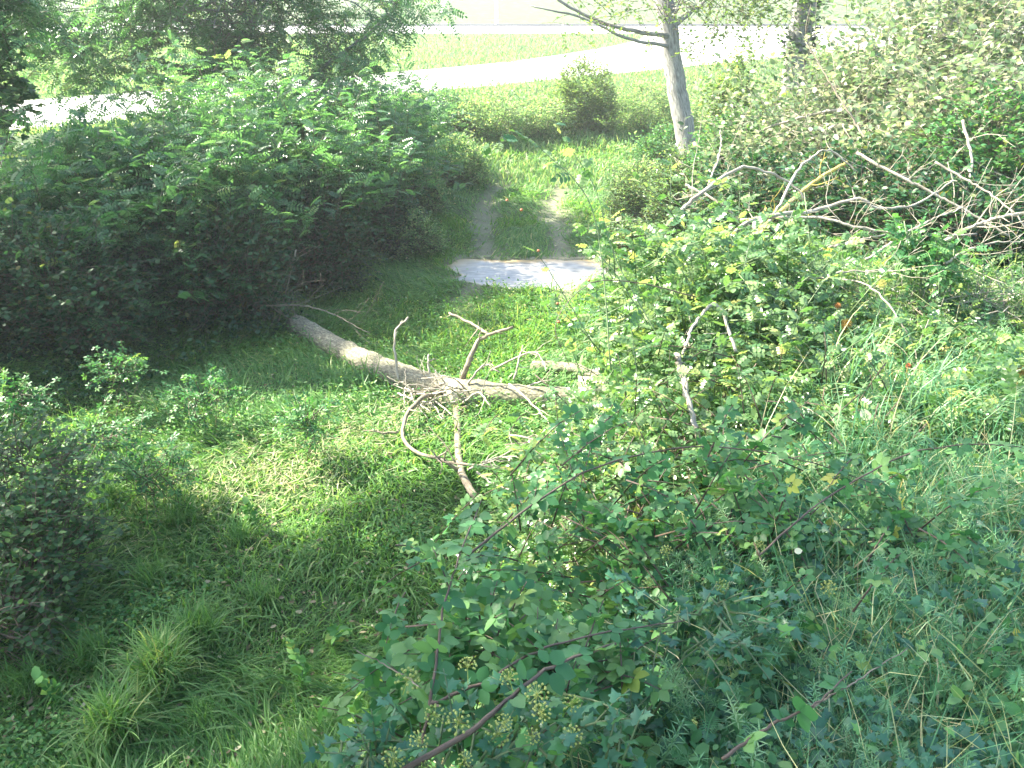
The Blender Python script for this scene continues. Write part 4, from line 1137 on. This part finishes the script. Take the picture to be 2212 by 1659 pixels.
# ------------------------------------------------------------------ the fallen log
def log_():
    k = at(985, 840, 8.75)
    pts = [at(640, 705, 10.5), at(740, 770, 9.7), at(850, 815, 9.15), k, at(1110, 850, 8.6), at(1230, 845, 8.55), at(1315, 838, 8.5)]
    for p in pts:
        p[2] = float(H(p[0], p[1])) + .07
    root = thing('fallen_log', 'fallen pale barked log with dead side branches lying across the lane', 'log', pts[3] - np.array([0, 0, .12]))
    loc = np.array(root.location)
    g = Geo(); C = spline(pts, 60, .006); rad = np.interp(np.arange(60), [0, 18, 30, 33, 36, 59], [.125, .13, .135, .15, .115, .10])
    tubes(g, C, rad, 22, ridge=.09)
    g.build('trunk', M['log'], root, smooth=True, origin=loc, uv=True)
    # pale torn knot
    g = Geo(); kd = unit(np.array([0.05, -.75, -.25]))
    KC = np.array([k + kd * d for d in (-.02, .08, .15, .20, .22)]); tubes(g, KC, [.15, .155, .13, .08, .04], 18, ridge=.28)
    g.build('knot', M['logcut'], root, smooth=True, origin=loc, uv=True)
    kk = k + kd * .17
    def br(path, r0, r1, n=22, mat='deadbrown', tw=4, tl=.3):
        C = spline(path, n, .004)
        g = Geo(); tubes(g, C, np.linspace(r0, r1, n), 8, ridge=.14)
        for i in range(tw):
            q = rng.integers(4, n - 2); d = unit(rng.normal(0, .7, 3) + unit(C[q] - C[q - 2]) * .8)
            ln = tl * (.4 + .8 * rng.random())
            T = spline([C[q], C[q] + d * ln * .5 + rng.normal(0, .02, 3), C[q] + d * ln], 7, .004)
            tubes(g, T, np.linspace(r1 * .7 + .002, .002, 7), 5)
        g.build('branch', M[mat], root, smooth=True, origin=loc, uv=True)
    br([kk, at(988, 920, 8.1), at(990, 985, 7.5), at(1000, 1030, 7.1), at(1030, 1075, 6.8)], .034, .028, tw=3)
    br([k + [-.1, 0, .02], at(905, 865, 8.3), at(870, 925, 7.9), at(890, 970, 7.5), at(960, 995, 7.1), at(1060, 1010, 6.7)], .024, .010, tw=6, tl=.35)
    br([at(868, 932, 7.9), at(830, 935, 7.9), at(785, 930, 7.9)], .012, .006, n=12, tw=1, tl=.15)
    br([k + [.05, .05, .1], at(1005, 800, 8.7), at(1020, 765, 8.7), at(1035, 735, 8.7), at(1060, 722, 8.6), at(1108, 706, 8.5)], .032, .013, tw=3, tl=.2)
    br([at(1055, 722, 8.65), at(1020, 700, 8.9), at(970, 676, 9.1)], .016, .012, n=14, tw=2, tl=.25)
    br([at(862, 830, 8.9), at(853, 760, 8.9), at(855, 715, 8.9), at(882, 685, 8.9)], .014, .010, n=14, mat='dead', tw=2, tl=.12)
    br([at(930, 815, 8.9), at(925, 785, 8.9), at(927, 765, 8.9)], .012, .010, n=10, mat='dead', tw=1, tl=.1)
    for a in [(1100, 830, 8.4, 1200, 930, 7.6), (1000, 840, 8.6, 940, 800, 8.6), (1010, 830, 8.6, 1080, 805, 8.4), (1110, 820, 8.4, 1130, 745, 8.4),
              (880, 840, 8.8, 980, 900, 8.1), (900, 870, 8.7, 960, 905, 8.1), (1000, 870, 8.4, 1060, 880, 8), (1060, 800, 8.6, 1180, 790, 8.2), (860, 850, 8.8, 930, 890, 8.1)]:
        p, q = at(*a[:3]), at(*a[3:])
        br([p, (p + q) / 2 + rng.normal(0, .05, 3) + [0, 0, .06], q], .012, .005, n=12, mat='dead', tw=4, tl=.28)
    for i in range(16):
        a = rng.random() * 2 * PI
        st = k + np.array([rng.normal(0, .35), rng.normal(-.05, .1), .05])
        d = np.array([math.cos(a) * .9, -.25 + .5 * math.sin(a), -.1 + .8 * rng.random()])
        ln = .3 + .5 * rng.random()
        br([st, st + d * ln * .5 + rng.normal(0, .05, 3), st + d * ln - np.array([0, 0, .15 * ln])], .010, .004, n=12, mat='dead', tw=3, tl=.22)
    # twigs at the near end of the lying branch
    for a in [(1010, 1015, 7.0, 1140, 955, 7.0), (1030, 1020, 6.9, 1120, 1065, 6.6), (1040, 1000, 6.9, 1110, 985, 6.9), (1100, 940, 7.2, 1200, 960, 7.0)]:
        p, q = at(*a[:3]), at(*a[3:])
        br([p, (p + q) / 2 + rng.normal(0, .03, 3), q], .009, .004, n=12, mat='dead', tw=4, tl=.25)
    # bright bark plates on the far side
    g = Geo(); C = spline([at(1150, 800, 9.3), at(1230, 795, 9.2), at(1300, 815, 9.0)], 14, .01); C[:, 2] = np.maximum(C[:, 2], .1)
    tubes(g, C, np.linspace(.06, .05, 14), 12, ridge=.3)
    g.build('broken_limb', M['log'], root, smooth=True, origin=loc, uv=True)
    g = Geo(); C = spline([at(1255, 840, 8.35), at(1290, 838, 8.3), at(1318, 836, 8.3)], 8, .004)
    tubes(g, C, np.linspace(.105, .07, 8), 14, ridge=.4)
    g.build('split_end', M['logcut'], root, smooth=True, origin=loc, uv=True)
log_()

# ------------------------------------------------------------------ grass tufts in the near left
TG = 'tufts of long grass in the near left of the lane'
tufts = [(255, 1590, .38, 230, 'bright tuft of long pale blades near the bottom left corner'), (350, 1480, .40, 260, 'large drooping grass tuft in the lower left'),
         (430, 1390, .34, 220, 'grass tuft on the hump behind the large drooping tuft'), (60, 1480, .26, 140, 'grass tuft at the left picture edge near the bottom'),
         (240, 1080, .30, 120, 'grass tuft in front of the dark left shrub'), (390, 1130, .30, 120, 'tuft of dry blades left of the trampled grass'),
         (520, 1160, .24, 90, 'thin grass tuft in the shade below the trampled grass'), (200, 1420, .26, 120, 'dark green tuft between two larger tufts'),
         (560, 1290, .20, 110, 'small tuft in the middle of the shaded lane'), (330, 1250, .24, 120, 'tuft on the edge of the shady hollow'),
         (440, 1560, .22, 120, 'flattened tuft of pale blades near the bottom')]
for (px, py, L, n, lab) in tufts:
    p = None
    for t in np.arange(2, 12, .02):
        q = at(px, py, t)
        if q[2] < float(H(q[0], q[1])) + .05: p = q; break
    p[2] = float(H(p[0], p[1]))
    n = int(n * 1.6)
    a = rng.random(n) * 2 * PI
    P = p + np.stack([rng.normal(0, .05, n), rng.normal(0, .05, n), np.zeros(n)], -1)
    N = -np.stack([np.cos(a), np.sin(a), np.zeros(n)], -1)
    D = unit(-N * .35 + [0, 0, 1] + rng.normal(0, .15, (n, 3)))
    g = Geo(); kk = rng.integers(0, 3, n); S = L * (.6 + .7 * rng.random(n)); rn = rng.random(n)
    rn = rn * .55 + (.42 if L > .36 else .2)
    for i in range(3):
        s = kk == i
        stamp(g, WIDE[i], P[s], D[s], N[s], S[s], rn[s], W=S[s] * .6)
    tag(g.build('grass_tuft', M['grass'], origin=p), lab, 'grass tuft', TG)
# long grasses arching on the right bank
for (px, py, t, L, n, lab) in [(1830, 850, 4.7, .42, 120, 'arching straw coloured grass clump in the sun'), (1980, 830, 4.4, .40, 120, 'arching grass clump under the thin cane'),
                            (2090, 860, 4.1, .34, 150, 'leaning green grass clump at the right'), (2130, 1010, 3.4, .28, 160, 'bluish grass clump on the shaded bank at the right edge'),
                            (1900, 960, 4.0, .30, 140, 'yellow green grass clump at the edge of the sun')]:
    p = at(px, py, t); p[2] = float(H(p[0], p[1]))
    n = int(n * .85)
    a = rng.random(n) * 2 * PI
    P = p + np.stack([rng.normal(0, .10, n), rng.normal(0, .10, n), np.zeros(n)], -1)
    N = -np.stack([np.cos(a), np.sin(a), np.zeros(n)], -1)
    D = unit(-N * .3 + [-.1, -.1, 1] + rng.normal(0, .15, (n, 3)))
    g = Geo(); kk = rng.integers(0, 3, n); S = (L + .06) * (.6 + .8 * rng.random(n)); rn = rng.random(n)
    for i in range(3):
        s = kk == i
        stamp(g, WIDE[i], P[s], D[s], N[s], S[s], rn[s], W=S[s] * .3)
    tag(g.build('grass_clump', M['bank_grass'], origin=p), lab, 'grass clump', 'grass clumps on the right bank')

WG = 'tall leafy weeds in the near left'
for (px, py, h, lab) in [(650, 1500, .42, 'tall weed with narrow leaves in the lit herbs at the lower left'), (845, 1460, .35, 'tall weed left of the bramble canes'),
                        (840, 1560, .3, 'short weed near the bottom, left of the flowering ivy'), (540, 1150, .25, 'small weed with pale top leaves beside the trampled grass'),
                        (120, 1530, .25, 'small weed near the bottom left corner'), (720, 1400, .22, 'low weed in the shaded grass at the centre left'), (760, 1590, .3, 'leafy weed at the bottom, right of the big tufts')]:
    for t in np.arange(2, 12, .02):
        q = at(px, py, t)
        if q[2] < float(H(q[0], q[1])) + .02: break
    C = spline([q, q + [.02, .01, h * .5], q + [rng.normal(0, .05), rng.normal(0, .05), h]], 16, .001)
    root = thing('weed', lab, 'weed', q, WG)
    g = Geo(); tubes(g, C, np.linspace(.004, .0015, 16), 5); g.build('stem', M['greenstem'], root, origin=q, uv=True)
    g = Geo(); on_shoots(g, C[None], OVM, .09, 34, t0=.05, up=.7, nz=.4); g.build('foliage', M['herb'], root, origin=q)

# a few single leaves
for (px, py, t, s, c, lab) in [(1716, 1192, 2.75, .028, 1.0, 'single white dry leaf lying on the bank ivy'), (1858, 898, 4.1, .06, 1.0, 'single pale yellow leaf at the edge of the grass')]:
    p = at(px, py, t)
    g = Geo(); stamp(g, OV, [p], [[1, .2, .1]], [[-.3, -.8, .8]], s, [c], W=[s * (1.0 if py > 1000 else 1.4)])
    tag(g.build('dry_leaf', M['straw'], origin=p), lab, 'leaf')

# ------------------------------------------------------------------ unseen trees added left of the lane, boughs placed to cast the shade patches
def shade_tree(label, base, targets, hgt, n=170, size=.10, slen=.6):
    """an added out-of-view tree; each bough is set sunward of the ground spot it must shade"""
    lumps = []
    for (x, y, r) in targets:
        z0 = float(H(x, y)); t = (hgt - z0) / SDIR[2]
        p = np.array([x, y, z0]) + SDIR * t
        lumps.append((p[0], p[1], p[2], r, r, r * .6))
    bx, by = base
    z = float(H(bx, by))
    return tree('unseen_shade_tree', label, [(bx, by, z - .1), (bx, by, z + 2.5), (bx + .1, by, hgt - 1), (bx + .2, by, hgt + 1)], .25, .1, lumps, n * len(targets), 8, OVM, size, slen, 'ash',
         clumps=9 * len(targets), limb_r=.06, group='unseen trees added to shade the lane and bank')
shade_tree('unseen tree added left of the lane to shade the near bank', (-7.0, 4.2),
           [(-1.2, .6, .9), (0, .6, 1.1), (1.3, .6, 1.1), (2.6, .8, 1.1), (-.4, 1.9, .9), (.8, 1.9, 1.1), (2.0, 1.9, 1.0), (3.1, 2.0, .9), (.3, 2.4, .6), (1.3, 2.3, .6), (-.9, 2.4, .5), (2.6, 2.6, .6), (2.3, 3.1, .4), (3.2, 3.1, .5)], 7.5, 110)
shade_tree('unseen tree added left of the hedge to shade the hedge foot and the lane by the puddle', (-9.8, 11.6),
           [(-6.8, 8.8, .8), (-6.0, 8.2, .8), (-5.2, 8.5, .6), (-4.6, 8.9, .7), (-4.0, 8.1, .5), (-3.5, 9.4, .6), (-2.9, 8.6, .45), (-2.3, 9.3, .4), (-1.5, 9.0, .3), (0.2, 10.4, .8), (.9, 9.8, .5)], 8.0, 115, slen=.4)
shade_tree('unseen tree added left of the lane to shade the lower left', (-9.6, 4.6),
           [(-.75, 5.75, .36), (-.2, 5.5, .36), (-2.35, 5.0, .42), (-3.1, 5.0, .45), (-1.35, 4.85, .4), (-1.6, 4.35, .3), (-.45, 4.5, .4), (-2.95, 4.3, .3), (-3.5, 5.7, .4), (-2.6, 5.15, .4), (-1.75, 4.75, .3), (-.5, 5.1, .3)], 7.5, 110, slen=.3)

# ------------------------------------------------------------------ thin scattering volume added to imitate veiling glare in the lens
m, nt, out = new_mat('veiling_glare')
pv = nt.nodes.new('ShaderNodeVolumePrincipled')
pv.inputs['Density'].default_value = .0018
pv.inputs['Anisotropy'].default_value = .3
pv.inputs['Color'].default_value = (.93, .96, 1, 1)
nt.links.new(pv.outputs[0], out.inputs['Volume'])
g = Geo(); box(g, -450, 450, -70, 620, -1.5, 24)
tag(g.build('glare_veil', m), kind='stuff')
